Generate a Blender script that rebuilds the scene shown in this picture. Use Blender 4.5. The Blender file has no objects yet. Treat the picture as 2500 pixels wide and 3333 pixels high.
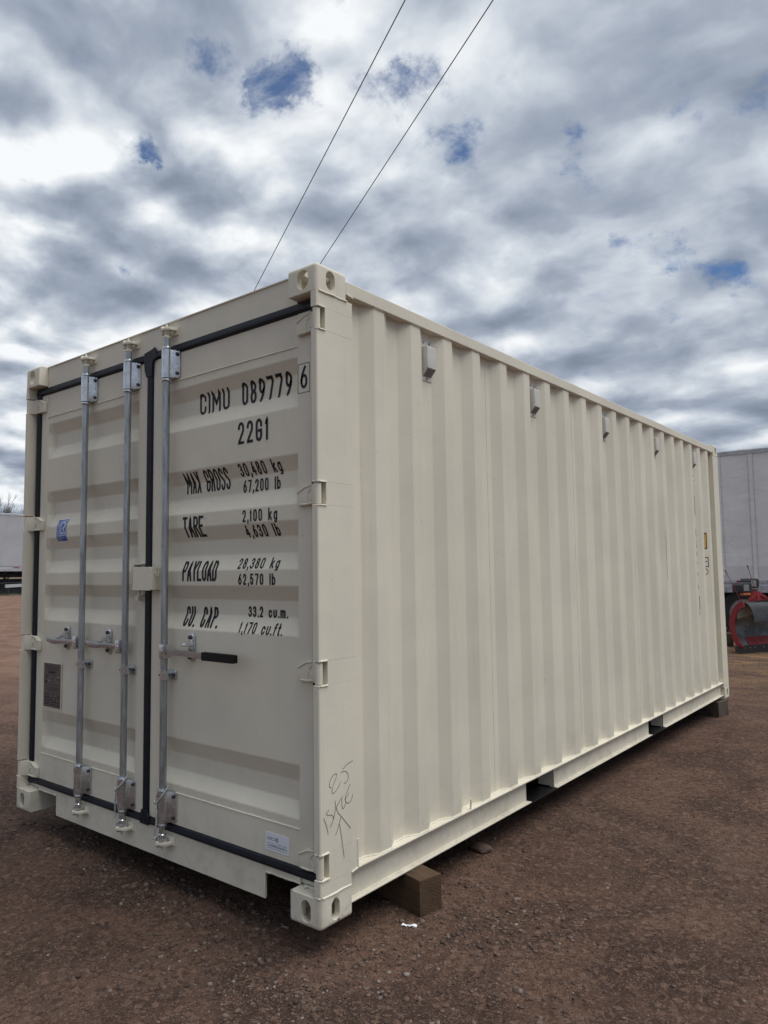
import bpy, bmesh, math, random
import numpy as np
from mathutils import Vector, Matrix
random.seed(7); rng = np.random.default_rng(11)
PI = math.pi
scene = bpy.context.scene
COL = scene.collection

# ------------------------------------------------------------------ camera
cam = bpy.data.cameras.new('camera'); camo = bpy.data.objects.new('camera', cam); COL.objects.link(camo)
RGT = Vector((0.7819735, 0.6231525, -0.0140837))
UP = Vector((0.0602057, -0.0530223, 0.9967768))
BCK = Vector((0.6203972, -0.7803009, -0.0789793))
CAM = Vector((4.3993, -2.05251, 1.35019))
m = Matrix((RGT, UP, BCK)).transposed().to_4x4(); m.translation = CAM
camo.matrix_world = m
cam.sensor_fit = 'HORIZONTAL'; cam.sensor_width = 36.0; cam.lens = 36.0 * 2366.04 / 2500.0
cam.clip_start = 0.05; cam.clip_end = 3000
scene.camera = camo
scene.render.resolution_x = 768; scene.render.resolution_y = 1024

# ------------------------------------------------------------------ sun, exposure
SUN_DIR = Vector((0.38, 0.11, 0.85)).normalized()      # towards the sun lamp, set high on the right to brighten the container side
sl = bpy.data.lights.new('sun', 'SUN'); sl.energy = 1.6; sl.angle = math.radians(48); sl.color = (1.0, 0.975, 0.93)
so = bpy.data.objects.new('sun', sl); COL.objects.link(so)
so.rotation_euler = (-SUN_DIR).to_track_quat('-Z', 'Y').to_euler()
so.location = (-30, 10, 30)
scene.view_settings.view_transform = 'Standard'; scene.view_settings.look = 'None'
scene.view_settings.exposure = 0.82; scene.view_settings.gamma = 1.0
scene.view_settings.use_curve_mapping = False

# ------------------------------------------------------------------ node helper
class NT:
    def __init__(s, tree):
        s.t = tree; s.n = tree.nodes; s.l = tree.links
    def new(s, typ, **kw):
        n = s.n.new(typ)
        for k, v in kw.items():
            setattr(n, k, v)
        return n
    def inp(s, node, key, v):
        if v is None: return
        sock = node.inputs[key]
        if hasattr(v, 'is_output') or isinstance(v, bpy.types.NodeSocket): s.l.new(v, sock)
        else: sock.default_value = v
    def math(s, op, a, b=None, c=None, clamp=False):
        n = s.new('ShaderNodeMath', operation=op, use_clamp=clamp)
        s.inp(n, 0, a); s.inp(n, 1, b); s.inp(n, 2, c); return n.outputs[0]
    def vmath(s, op, a, b=None, scale=None, out=0):
        n = s.new('ShaderNodeVectorMath', operation=op)
        s.inp(n, 0, a); s.inp(n, 1, b)
        if scale is not None: s.inp(n, 'Scale', scale)
        return n.outputs[out]
    def noise(s, vec, scale, detail=4, rough=0.5, dist=0.0, out='Fac', dim='3D'):
        n = s.new('ShaderNodeTexNoise', noise_dimensions=dim)
        s.inp(n, 'Vector', vec); s.inp(n, 'Scale', scale); s.inp(n, 'Detail', detail); s.inp(n, 'Roughness', rough); s.inp(n, 'Distortion', dist)
        return n.outputs[out]
    def vor(s, vec, scale, feature='F1', out='Distance', rand=1.0):
        n = s.new('ShaderNodeTexVoronoi', feature=feature)
        s.inp(n, 'Vector', vec); s.inp(n, 'Scale', scale); s.inp(n, 'Randomness', rand)
        return n.outputs[out]
    def ramp(s, fac, stops, mode='LINEAR'):
        n = s.new('ShaderNodeValToRGB'); s.inp(n, 0, fac)
        r = n.color_ramp; r.interpolation = mode
        while len(r.elements) < len(stops): r.elements.new(0.5)
        for e, (p, c) in zip(r.elements, stops):
            e.position = p; e.color = c if len(c) == 4 else (*c, 1)
        return n.outputs[0]
    def mr(s, v, a, b, c=0.0, d=1.0, smooth=True):
        n = s.new('ShaderNodeMapRange', interpolation_type='SMOOTHSTEP' if smooth else 'LINEAR')
        s.inp(n, 'Value', v); s.inp(n, 'From Min', a); s.inp(n, 'From Max', b); s.inp(n, 'To Min', c); s.inp(n, 'To Max', d)
        return n.outputs[0]
    def mix(s, f, a, b, mode='MIX'):
        n = s.new('ShaderNodeMix', data_type='RGBA', blend_type=mode)
        s.inp(n, 0, f); s.inp(n, 6, a); s.inp(n, 7, b); return n.outputs[2]
    def mapping(s, vec, scale=(1, 1, 1), rot=(0, 0, 0), loc=(0, 0, 0)):
        n = s.new('ShaderNodeMapping'); s.inp(n, 'Vector', vec)
        n.inputs['Scale'].default_value = scale; n.inputs['Rotation'].default_value = rot; n.inputs['Location'].default_value = loc
        return n.outputs[0]

def c4(c): return (c[0], c[1], c[2], 1.0)

# ------------------------------------------------------------------ sky
HOLES = [(-0.598,0.562,0.572,0.030,.95),(-0.622,0.551,0.556,0.021,.8),(-0.575,0.578,0.579,0.022,.8),(-0.639,0.498,0.586,0.018,.6),(-0.501,0.651,0.57,0.026,.7),(-0.472,0.668,0.575,0.021,.7),(-0.726,0.468,0.505,0.017,.8),(-0.723,0.479,0.499,0.01,.7),(-0.454,0.723,0.521,0.03,.8),(-0.333,0.795,0.506,0.017,.8),(-0.212,0.825,0.523,0.018,.55),(-0.148,0.848,0.509,0.022,.85),(-0.18,0.833,0.523,0.014,.4),(-0.31,0.867,0.39,0.016,.5),(-0.271,0.884,0.38,0.017,.6),(-0.242,0.896,0.371,0.017,.7),(-0.206,0.915,0.348,0.017,.8),(-0.183,0.924,0.336,0.015,.7),(-0.264,0.909,0.322,0.016,.6),(-0.34,0.813,0.473,0.014,.4),(-0.789,0.484,0.378,0.01,.5),(-0.442,0.803,0.4,0.015,.35),(-0.531,0.627,0.571,0.016,.45)]
DARKS = [(-0.678,0.43,0.596,0.083,.7),(-0.627,0.497,0.6,0.062,.6),(-0.642,0.544,0.541,0.043,.3),(-0.788,0.342,0.511,0.042,.7),(-0.781,0.38,0.495,0.043,.6),(-0.729,0.496,0.471,0.059,.9),(-0.695,0.553,0.46,0.05,.8),(-0.77,0.46,0.442,0.042,.4),(-0.821,0.413,0.395,0.071,.9),(-0.78,0.485,0.396,0.059,.8),(-0.739,0.551,0.389,0.045,.4),(-0.639,0.633,0.436,0.053,.6),(-0.584,0.677,0.448,0.053,.5),(-0.202,0.789,0.58,0.094,.4),(-0.38,0.811,0.445,0.062,.5),(-0.513,0.721,0.466,0.058,.4),(-0.178,0.894,0.411,0.054,.4),(-0.494,0.794,0.356,0.072,.4),(-0.372,0.878,0.301,0.069,.4),(-0.849,0.418,0.324,0.041,.5),(-0.518,0.756,0.4,0.048,.4)]
BRIGHTS = [(-0.817,0.356,0.454,0.05,1),(-0.834,0.36,0.418,0.036,.8),(-0.746,0.415,0.52,0.055,.7),(-0.693,0.458,0.558,0.041,.5),(-0.675,0.515,0.529,0.043,.6),(-0.638,0.57,0.517,0.05,.6),(-0.569,0.611,0.55,0.044,.6),(-0.574,0.555,0.602,0.042,.5),(-0.527,0.583,0.618,0.042,.5),(-0.784,0.393,0.48,0.044,.5),(-0.813,0.397,0.426,0.03,.6),(-0.698,0.519,0.493,0.022,.5),(-0.762,0.487,0.426,0.027,.5),(-0.701,0.579,0.417,0.034,.5),(-0.544,0.667,0.508,0.04,.4),(-0.493,0.694,0.524,0.051,.35),(-0.402,0.699,0.592,0.058,.35),(-0.8,0.473,0.368,0.027,.4),(-0.681,0.608,0.409,0.035,.4),(-0.44,0.809,0.39,0.053,.35),(-0.341,0.88,0.331,0.051,.3),(-0.212,0.931,0.297,0.046,.3),(-0.867,0.405,0.29,0.03,.5)]
world = bpy.data.worlds.new('World'); scene.world = world; world.use_nodes = True
W_ = NT(world.node_tree); W_.n.clear()
tc = W_.new('ShaderNodeTexCoord').outputs['Generated']
d0 = W_.vmath('NORMALIZE', tc)
sep = W_.new('ShaderNodeSeparateXYZ'); W_.inp(sep, 0, d0)
zc = W_.math('ADD', W_.math('MAXIMUM', sep.outputs[2], 0.0), 0.22)
comb = W_.new('ShaderNodeCombineXYZ')
W_.inp(comb, 0, W_.math('DIVIDE', sep.outputs[0], zc)); W_.inp(comb, 1, W_.math('DIVIDE', sep.outputs[1], zc))
P0 = comb.outputs[0]
warp = W_.noise(P0, 2.6, 3, 0.5, out='Color')
P1 = W_.vmath('ADD', P0, W_.vmath('SCALE', W_.vmath('SUBTRACT', warp, (0.5, 0.5, 0.5)), scale=0.16))
big = W_.noise(P1, 3.5, 6, 0.50)
fine = W_.noise(P1, 11.0, 7, 0.58)
def puff(p):
    v = W_.new('ShaderNodeTexVoronoi', feature='SMOOTH_F1'); W_.inp(v, 'Vector', p); W_.inp(v, 'Scale', 5.2); W_.inp(v, 'Smoothness', 0.6)
    return W_.math('MULTIPLY_ADD', v.outputs['Distance'], -0.55, W_.math('ADD', W_.noise(p, 3.5, 5, 0.50), 0.22))
# relief: the same cloud field sampled a little towards the sun
sdir2 = Vector((-0.8, 0.34, 0)).normalized()      # thin, glowing edge of the deck
P2 = W_.vmath('SCALE', P1, scale=1.055)
relief = W_.math('MULTIPLY', W_.math('SUBTRACT', puff(P2), puff(P1)), 1.30)
# direction warped by noise, so placed masses get torn outlines
wd = W_.noise(d0, 13.0, 5, 0.58, out='Color')
dw1 = W_.vmath('ADD', d0, W_.vmath('SCALE', W_.vmath('SUBTRACT', wd, (0.5, 0.5, 0.5)), scale=0.075))
wd = W_.noise(d0, 30.0, 6, 0.68, out='Color')
dw2 = W_.vmath('ADD', d0, W_.vmath('SCALE', W_.vmath('SUBTRACT', wd, (0.5, 0.5, 0.5)), scale=0.060))
def blobs(lst, soft=1.7, dw=dw1):
    acc = None
    for x, y, z, r, w in lst:
        dd = W_.vmath('DISTANCE', dw, (x, y, z), out=1)
        v = W_.mr(dd, 0.0, r * soft, w, 0.0)
        acc = v if acc is None else W_.math('ADD', acc, v)
    return acc
hb = blobs(HOLES, 2.1, dw2); db = blobs(DARKS, 1.7); bb = blobs(BRIGHTS, 1.45)
sund = W_.vmath('DOT_PRODUCT', d0, tuple(Vector((-0.80, 0.34, 0.46)).normalized()), out=1)
glow = W_.mr(sund, 0.62, 1.0, 0.0, 1.0)
B = W_.math('MULTIPLY_ADD', W_.math('SUBTRACT', big, 0.5), -0.62, 0.545)
B = W_.math('MULTIPLY_ADD', W_.math('SUBTRACT', fine, 0.5), 0.26, B)
B = W_.math('ADD', B, W_.math('MULTIPLY', relief, W_.mr(sep.outputs[0], -0.72, -0.30, 1.0, 0.62)))
B = W_.math('MULTIPLY_ADD', glow, 0.20, B)
B = W_.math('MULTIPLY_ADD', W_.vmath('DOT_PRODUCT', d0, (-0.25, 0.90, 0.0), out=1), 0.05, B)
B = W_.math('SUBTRACT', B, 0.03)
B = W_.math('SUBTRACT', B, W_.mr(sep.outputs[0], -0.62, -0.20, 0.0, 0.02))
B = W_.math('MULTIPLY_ADD', bb, 0.27, B)
B = W_.math('MULTIPLY_ADD', db, -0.32, B)
cloud = W_.ramp(B, [(0.0, (0.100, 0.119, 0.152)), (0.25, (0.142, 0.168, 0.214)), (0.48, (0.212, 0.242, 0.292)), (0.70, (0.335, 0.365, 0.405)), (0.95, (0.53, 0.545, 0.555))])
sky = W_.new('ShaderNodeTexSky', sky_type='NISHITA', sun_disc=False)
sky.sun_elevation = math.asin(SUN_DIR.z); sky.sun_rotation = math.atan2(SUN_DIR.x, SUN_DIR.y)
sky.altitude = 300; sky.air_density = 1.0; sky.dust_density = 0.6; sky.ozone_density = 2.0
# openings in the cloud deck: placed ones plus the odd natural one
hole = W_.math('ADD', W_.math('MINIMUM', hb, 0.95), W_.math('MULTIPLY', W_.math('SUBTRACT', W_.noise(W_.vmath('MULTIPLY', P1, (1.0, 1.0, 1.0)), 11.0, 7, 0.62), 0.5), 2.5))
hmask = W_.mr(hole, 0.22, 1.20, 0.0, 0.95)
nat = W_.mr(W_.math('ADD', W_.noise(P0, 1.1, 8, 0.6), W_.math('MULTIPLY', relief, -0.1)), 0.64, 0.74, 0.0, 0.55)
lowfade = W_.mr(sep.outputs[2], 0.05, 0.3)
nat = W_.math('MULTIPLY', nat, lowfade)
hm = W_.math('MAXIMUM', hmask, nat)
bg1 = W_.new('ShaderNodeBackground'); W_.inp(bg1, 0, W_.mix(1.0, sky.outputs[0], (0.72, 0.96, 1.22, 1), 'MULTIPLY')); W_.inp(bg1, 1, 0.043)
bg2 = W_.new('ShaderNodeBackground'); W_.inp(bg2, 0, cloud); W_.inp(bg2, 1, 1.0)
mx = W_.new('ShaderNodeMixShader'); W_.inp(mx, 0, hm); W_.l.new(bg2.outputs[0], mx.inputs[1]); W_.l.new(bg1.outputs[0], mx.inputs[2])
wo = W_.new('ShaderNodeOutputWorld'); W_.l.new(mx.outputs[0], wo.inputs[0])
world.cycles.sampling_method = 'MANUAL'; world.cycles.sample_map_resolution = 512

# ------------------------------------------------------------------ materials
def mat_new(name):
    mt = bpy.data.materials.new(name); mt.use_nodes = True
    nt = NT(mt.node_tree); bs = mt.node_tree.nodes['Principled BSDF']
    return mt, nt, bs
def objcoord(nt): return nt.new('ShaderNodeNewGeometry').outputs['Position']
def simple(name, col, rough=0.5, metal=0.0, var=0.12, scale=25, bump=0.0, bscale=200, spec=0.5, emit=None):
    mt, nt, bs = mat_new(name); P = objcoord(nt)
    f = nt.noise(P, scale, 5, 0.6)
    a = tuple(x * (1 - var) for x in col); b = tuple(min(1, x * (1 + var)) for x in col)
    nt.l.new(nt.mix(nt.mr(f, 0.3, 0.7), c4(a), c4(b)), bs.inputs['Base Color'])
    nt.l.new(nt.mr(nt.noise(P, scale * 2.3, 3), 0.2, 0.8, max(0, rough - 0.08), min(1, rough + 0.08)), bs.inputs['Roughness'])
    bs.inputs['Metallic'].default_value = metal; bs.inputs['Specular IOR Level'].default_value = spec
    if bump:
        b_ = nt.new('ShaderNodeBump'); nt.inp(b_, 'Strength', bump); nt.inp(b_, 'Distance', 0.002); nt.inp(b_, 'Height', nt.noise(P, bscale, 4))
        nt.l.new(b_.outputs[0], bs.inputs['Normal'])
    return mt
def paint_material(name, base, chips=0.0, dirt=0.25, dents=0.0):
    mt, nt, bs = mat_new(name); P = objcoord(nt)
    f = nt.noise(P, 1.7, 5, 0.6)
    lo = tuple(x * 0.94 for x in base); hi = tuple(x * 1.05 for x in base)
    c = nt.mix(nt.mr(f, 0.3, 0.7), c4(lo), c4(hi))
    # thin vertical run marks and dust
    s1 = nt.noise(nt.mapping(P, (38, 38, 0.9)), 1.0, 5, 0.65)
    c = nt.mix(nt.mr(s1, 0.56, 0.80, 0.0, dirt), c, c4((base[0] * 0.62, base[1] * 0.60, base[2] * 0.56)))
    s2 = nt.noise(P, 46, 3, 0.5)
    c = nt.mix(nt.mr(s2, 0.715, 0.75, 0.0, 0.35), c, c4((base[0] * 0.45, base[1] * 0.42, base[2] * 0.38)))
    # dust lying on the lowest half metre
    sz = nt.new('ShaderNodeSeparateXYZ'); nt.inp(sz, 0, P)
    low = nt.math('MULTIPLY', nt.mr(sz.outputs[2], 0.0, 0.5, 1.0, 0.0), nt.mr(nt.noise(P, 11, 6, 0.65), 0.42, 0.75))
    c = nt.mix(nt.math('MULTIPLY', low, 0.30), c, c4((0.26, 0.20, 0.155)))
    if chips:
        v = nt.noise(P, 24, 6, 0.75); v2 = nt.noise(P, 5, 2, 0.5)
        chip = nt.math('MULTIPLY', nt.mr(v, 0.60, 0.63), nt.mr(v2, 0.50, 0.60))
        rust = nt.mix(nt.noise(P, 90, 3), c4((0.05, 0.035, 0.03)), c4((0.20, 0.10, 0.055)))
        c = nt.mix(nt.math('MULTIPLY', chip, chips), c, rust)
    nt.l.new(c, bs.inputs['Base Color'])
    nt.l.new(nt.mr(nt.noise(P, 14, 4), 0.25, 0.75, 0.50, 0.66), bs.inputs['Roughness'])
    bs.inputs['Specular IOR Level'].default_value = 0.32
    b1 = nt.new('ShaderNodeBump'); nt.inp(b1, 'Strength', 0.17); nt.inp(b1, 'Distance', 0.0015)
    nt.inp(b1, 'Height', nt.math('ADD', nt.noise(P, 260, 3), nt.math('MULTIPLY', nt.noise(P, 9, 2), 4.0)))
    nt.l.new(b1.outputs[0], bs.inputs['Normal'])
    if dents:
        b2 = nt.new('ShaderNodeBump'); nt.inp(b2, 'Strength', dents); nt.inp(b2, 'Distance', 0.02)
        nt.inp(b2, 'Height', nt.math('ADD', nt.noise(nt.mapping(P, (1.6, 1.6, 3.2)), 1.0, 5, 0.6), nt.mr(nt.vor(P, 1.7), 0.03, 0.10, 0.35, 0.0)))
        nt.l.new(b1.outputs[0], b2.inputs['Normal']); nt.l.new(b2.outputs[0], bs.inputs['Normal'])
    return mt
CREAM = (0.675, 0.634, 0.525)
M_paint = paint_material('cream container paint', CREAM)
M_cast = paint_material('chipped casting paint', tuple(x * 1.02 for x in CREAM), chips=0.9, dirt=0.35)
M_weld = paint_material('painted weld bead', tuple(min(1, x * 1.08) for x in CREAM), dirt=0.05)
M_rubber = simple('black door gasket rubber', (0.008, 0.010, 0.017), 0.50, var=0.25, scale=20, bump=0.15, bscale=60, spec=0.3)
M_ink = simple('black vinyl lettering', (0.010, 0.010, 0.014), 0.55, var=0.2, scale=60, spec=0.3)
M_marker = simple('black paint marker', (0.018, 0.018, 0.018), 0.6, var=0.2)
def galv():
    mt, nt, bs = mat_new('galvanised steel'); P = objcoord(nt)
    v = nt.vor(P, 95, 'F1', 'Color')
    f = nt.noise(nt.mapping(P, (60, 60, 6)), 1.0, 6, 0.65)
    c = nt.mix(nt.mr(f, 0.3, 0.72), c4((0.25, 0.27, 0.285)), c4((0.46, 0.485, 0.50)))
    nt.l.new(c, bs.inputs['Base Color']); bs.inputs['Metallic'].default_value = 0.78
    nt.l.new(nt.mr(nt.noise(P, 40, 5), 0.3, 0.7, 0.30, 0.55), bs.inputs['Roughness'])
    b = nt.new('ShaderNodeBump'); nt.inp(b, 'Strength', 0.15); nt.inp(b, 'Distance', 0.001); nt.inp(b, 'Height', nt.noise(P, 150, 4)); nt.l.new(b.outputs[0], bs.inputs['Normal'])
    return mt
M_galv = galv()
M_bright = simple('bright zinc steel', (0.58, 0.60, 0.62), 0.24, 0.88, var=0.14, scale=22, bump=0.04, bscale=90)
M_zinc = simple('dull zinc bar', (0.40, 0.42, 0.44), 0.28, 0.9, var=0.10, scale=12)
M_bolt = simple('dark bolt steel', (0.06, 0.065, 0.072), 0.4, 0.6)
M_grip = simple('black plastic grip', (0.004, 0.004, 0.005), 0.5, var=0.2, spec=0.25)
M_dark = simple('black underbody paint', (0.012, 0.012, 0.014), 0.38, var=0.3, bump=0.2, bscale=30)
M_plate = simple('dark aluminium data plate', (0.115, 0.100, 0.100), 0.42, 0.35, var=0.1, scale=12)
M_platelite = simple('worn plate metal', (0.30, 0.28, 0.27), 0.35, 0.5)
M_blue = simple('blue vinyl sticker', (0.006, 0.085, 0.36), 0.32, var=0.05)
M_white = simple('white vinyl', (0.72, 0.75, 0.80), 0.35, var=0.02)
M_navy = simple('navy print', (0.012, 0.016, 0.06), 0.4, var=0.05)
M_yellow = simple('yellow warning vinyl', (0.55, 0.33, 0.05), 0.4, var=0.08)
M_ventw = simple('grey white vent plastic', (0.56, 0.55, 0.51), 0.5, var=0.05)
M_rope = simple('grey braided rope', (0.42, 0.41, 0.40), 0.8, var=0.35, scale=160, bump=0.6, bscale=400)
M_wire = simple('dark overhead cable', (0.02, 0.022, 0.028), 0.5)
M_paper = simple('white scrap paper', (0.78, 0.78, 0.80), 0.7, var=0.04)

# ------------------------------------------------------------------ mesh helper
class MB:
    def __init__(s): s.bm = bmesh.new()
    def _merge(s, b, bev=0.0, seg=2, mat=None):
        if mat is not None: bmesh.ops.transform(b, matrix=mat, verts=b.verts)
        bmesh.ops.recalc_face_normals(b, faces=b.faces)
        if bev > 0:
            ed = [e for e in b.edges if len(e.link_faces) == 2 and e.calc_face_angle(0) > math.radians(28)]
            bmesh.ops.bevel(b, geom=ed, offset=bev, segments=seg, profile=0.6, affect='EDGES', clamp_overlap=True)
        me = bpy.data.meshes.new('t'); b.to_mesh(me); b.free(); s.bm.from_mesh(me); bpy.data.meshes.remove(me)
        return s
    def box(s, x0, x1, y0, y1, z0, z1, bev=0.0, mat=None, seg=2):
        b = bmesh.new(); bmesh.ops.create_cube(b, size=1.0)
        for v in b.verts: v.co = Vector(((x0 + x1) / 2 + v.co.x * (x1 - x0), (y0 + y1) / 2 + v.co.y * (y1 - y0), (z0 + z1) / 2 + v.co.z * (z1 - z0)))
        return s._merge(b, bev, seg, mat)
    def prism(s, pts, axis, lo, hi, bev=0.0, mat=None, seg=2):
        b = bmesh.new()
        def P(p, h): return {'z': (p[0], p[1], h), 'y': (p[0], h, p[1]), 'x': (h, p[0], p[1])}[axis]
        A = [b.verts.new(P(p, lo)) for p in pts]; B_ = [b.verts.new(P(p, hi)) for p in pts]
        n = len(pts)
        b.faces.new(A); b.faces.new(B_[::-1])
        for i in range(n): b.faces.new((A[i], A[(i + 1) % n], B_[(i + 1) % n], B_[i]))
        return s._merge(b, bev, seg, mat)
    def cyl(s, p0, p1, r, r2=None, seg=16, bev=0.0):
        p0 = Vector(p0); p1 = Vector(p1); d = p1 - p0
        b = bmesh.new(); bmesh.ops.create_cone(b, cap_ends=True, segments=seg, radius1=r, radius2=r if r2 is None else r2, depth=d.length)
        M = d.to_track_quat('Z', 'Y').to_matrix().to_4x4(); M.translation = (p0 + p1) / 2
        return s._merge(b, bev, 2, M)
    def tube(s, pts, r, seg=8, closed=False):
        pts = [Vector(p) for p in pts]; b = bmesh.new(); rings = []
        n = len(pts); ref = None
        for i, p in enumerate(pts):
            t = (pts[min(i + 1, n - 1)] - pts[max(i - 1, 0)]).normalized()
            if ref is None: ref = t.orthogonal().normalized()
            ref = (ref - t * ref.dot(t)).normalized(); q = t.cross(ref)
            rr = r[i] if isinstance(r, (list, tuple)) else r
            rings.append([b.verts.new(p + (ref * math.cos(a) + q * math.sin(a)) * rr) for a in [2 * PI * k / seg for k in range(seg)]])
        for i in range(n - 1):
            for k in range(seg): b.faces.new((rings[i][k], rings[i][(k + 1) % seg], rings[i + 1][(k + 1) % seg], rings[i + 1][k]))
        b.faces.new(rings[0][::-1]); b.faces.new(rings[-1])
        return s._merge(b)
    def lathe(s, prof, c, seg=20):        # prof: (r, z) list, about a vertical axis at c
        b = bmesh.new(); rings = []
        for r, z in prof: rings.append([b.verts.new((c[0] + r * math.cos(2 * PI * k / seg), c[1] + r * math.sin(2 * PI * k / seg), c[2] + z)) for k in range(seg)])
        for i in range(len(prof) - 1):
            for k in range(seg): b.faces.new((rings[i][k], rings[i][(k + 1) % seg], rings[i + 1][(k + 1) % seg], rings[i + 1][k]))
        b.faces.new(rings[0][::-1]); b.faces.new(rings[-1])
        return s._merge(b)
    def faces(s, verts, faces):
        b = bmesh.new(); V = [b.verts.new(v) for v in verts]
        for f in faces:
            try: b.faces.new([V[i] for i in f])
            except ValueError: pass
        me = bpy.data.meshes.new('t'); b.to_mesh(me); b.free(); s.bm.from_mesh(me); bpy.data.meshes.remove(me)
        return s
    def sphere(s, c, r, sc=(1, 1, 1), sub=2):
        b = bmesh.new(); bmesh.ops.create_icosphere(b, subdivisions=sub, radius=r)
        for v in b.verts: v.co = Vector((v.co.x * sc[0] + c[0], v.co.y * sc[1] + c[1], v.co.z * sc[2] + c[2]))
        return s._merge(b)

def link(o, parent=None):
    COL.objects.link(o)
    if parent is not None:
        o.parent = parent
        M = Matrix.Identity(4); q = parent
        while q is not None: M = q.matrix_basis @ M if q.parent is None else (q.matrix_parent_inverse @ q.matrix_basis) @ M; q = q.parent
        o.matrix_parent_inverse = M.inverted()
    return o
def obj(name, mb, mat, parent=None, label=None, smooth=32, loc=None, **props):
    if isinstance(mb, MB):
        me = bpy.data.meshes.new(name); mb.bm.to_mesh(me); mb.bm.free()
        if smooth:
            me.shade_smooth(); me.set_sharp_from_angle(angle=math.radians(smooth))
        wnorm = smooth and len(me.polygons) < 6000
        for mm in (mat if isinstance(mat, (list, tuple)) else [mat]): me.materials.append(mm)
    else: me = mb; wnorm = False
    o = bpy.data.objects.new(name, me)
    if wnorm:
        wn = o.modifiers.new('normals', 'WEIGHTED_NORMAL'); wn.keep_sharp = True; wn.weight = 60
    if name in ('lettering', 'weld_bead', 'print', 'grille', 'rivet_marks', 'handwriting', 'rivets'): o['kind'] = 'stuff'
    link(o, parent)
    if loc is not None: o.location = loc
    if label: o['label'] = label
    for k, v in props.items(): o[k] = v
    return o
def thing(name, label, cat, loc=(0, 0, 0), group=None, rz=0.0):
    o = bpy.data.objects.new(name, None); COL.objects.link(o); o.location = loc; o.rotation_euler.z = rz
    o.empty_display_size = 0.3
    o['label'] = label; o['category'] = cat
    if group: o['group'] = group
    bpy.context.view_layer.update()
    return o
def tag(o, label, cat, group=None):
    o['label'] = label; o['category'] = cat
    if group: o['group'] = group
    return o

# ------------------------------------------------------------------ ground
def vnoise(x, y, seed):
    xi = np.floor(x).astype(np.int64); yi = np.floor(y).astype(np.int64); fx = x - xi; fy = y - yi
    fx = fx * fx * (3 - 2 * fx); fy = fy * fy * (3 - 2 * fy)
    def h(a, b):
        n = (a * 374761393 + b * 668265263 + seed * 974634777) & 0xFFFFFFFF
        n = ((n ^ (n >> 13)) * 1274126177) & 0xFFFFFFFF
        return ((n ^ (n >> 16)) & 0xFFFF) / 65535.0
    return (h(xi, yi) * (1 - fx) + h(xi + 1, yi) * fx) * (1 - fy) + (h(xi, yi + 1) * (1 - fx) + h(xi + 1, yi + 1) * fx) * fy
def fbm(x, y, seed, octs=4, rough=0.5):
    a = 1.0; s = np.zeros_like(x); t = 0
    for k in range(octs):
        s += a * (vnoise(x * 2 ** k, y * 2 ** k, seed + k * 13) - 0.5); t += a; a *= rough
    return s / t
def base_h(x, y):
    t = np.clip((-x - 3) / 26.0, 0, 1); t = t * t * (3 - 2 * t)
    return -0.118 - 0.0062 * np.clip(y - 0.8, 0, 14) + 0.56 * t - 0.01 * np.clip(x - 4, 0, 3)
def ground_h(x, y):
    x = np.asarray(x, float); y = np.asarray(y, float)
    dist = np.hypot(x - CAM.x, y - CAM.y)
    h = base_h(x, y) + 0.035 * fbm(x * 0.45, y * 0.45, 3, 3) + 0.022 * fbm(x * 2.3, y * 2.3, 21, 3)
    fade = np.clip(1.0 - dist / 14.0, 0, 1)
    h += fade * (0.020 * fbm(x * 9, y * 9, 5, 3, 0.6) + 0.016 * np.abs(fbm(x * 27, y * 27, 9, 3, 0.65)))
    # keep the soil level under the bearing timbers
    return h
def axis(lo, hi, step, far, grow):
    a = list(np.arange(lo, hi, step)); d = step; v = a[-1]
    while v < far: d *= grow; v += d; a.append(v)
    d = step; v = a[0]; b = []
    while v > -far: d *= grow; v -= d; b.append(v)
    return np.array(b[::-1] + a)
gx = axis(-0.5, 6.6, 0.0145, 900, 1.035); gy = axis(-2.0, 5.4, 0.0145, 900, 1.035)
X, Y = np.meshgrid(gx, gy); Z = ground_h(X, Y)
V = np.stack([X, Y, Z], -1).reshape(-1, 3)
nx, ny = len(gx), len(gy)
I = np.arange(nx * ny).reshape(ny, nx)
F = np.stack([I[:-1, :-1], I[:-1, 1:], I[1:, 1:], I[1:, :-1]], -1).reshape(-1, 4)
def np_mesh(name, V, F):
    me = bpy.data.meshes.new(name); k = F.shape[1]
    me.vertices.add(len(V)); me.vertices.foreach_set('co', V.astype(np.float32).ravel())
    me.loops.add(F.size); me.loops.foreach_set('vertex_index', F.astype(np.int32).ravel())
    me.polygons.add(len(F)); me.polygons.foreach_set('loop_start', np.arange(0, F.size, k, dtype=np.int32))
    me.update(calc_edges=True)
    return me
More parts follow.
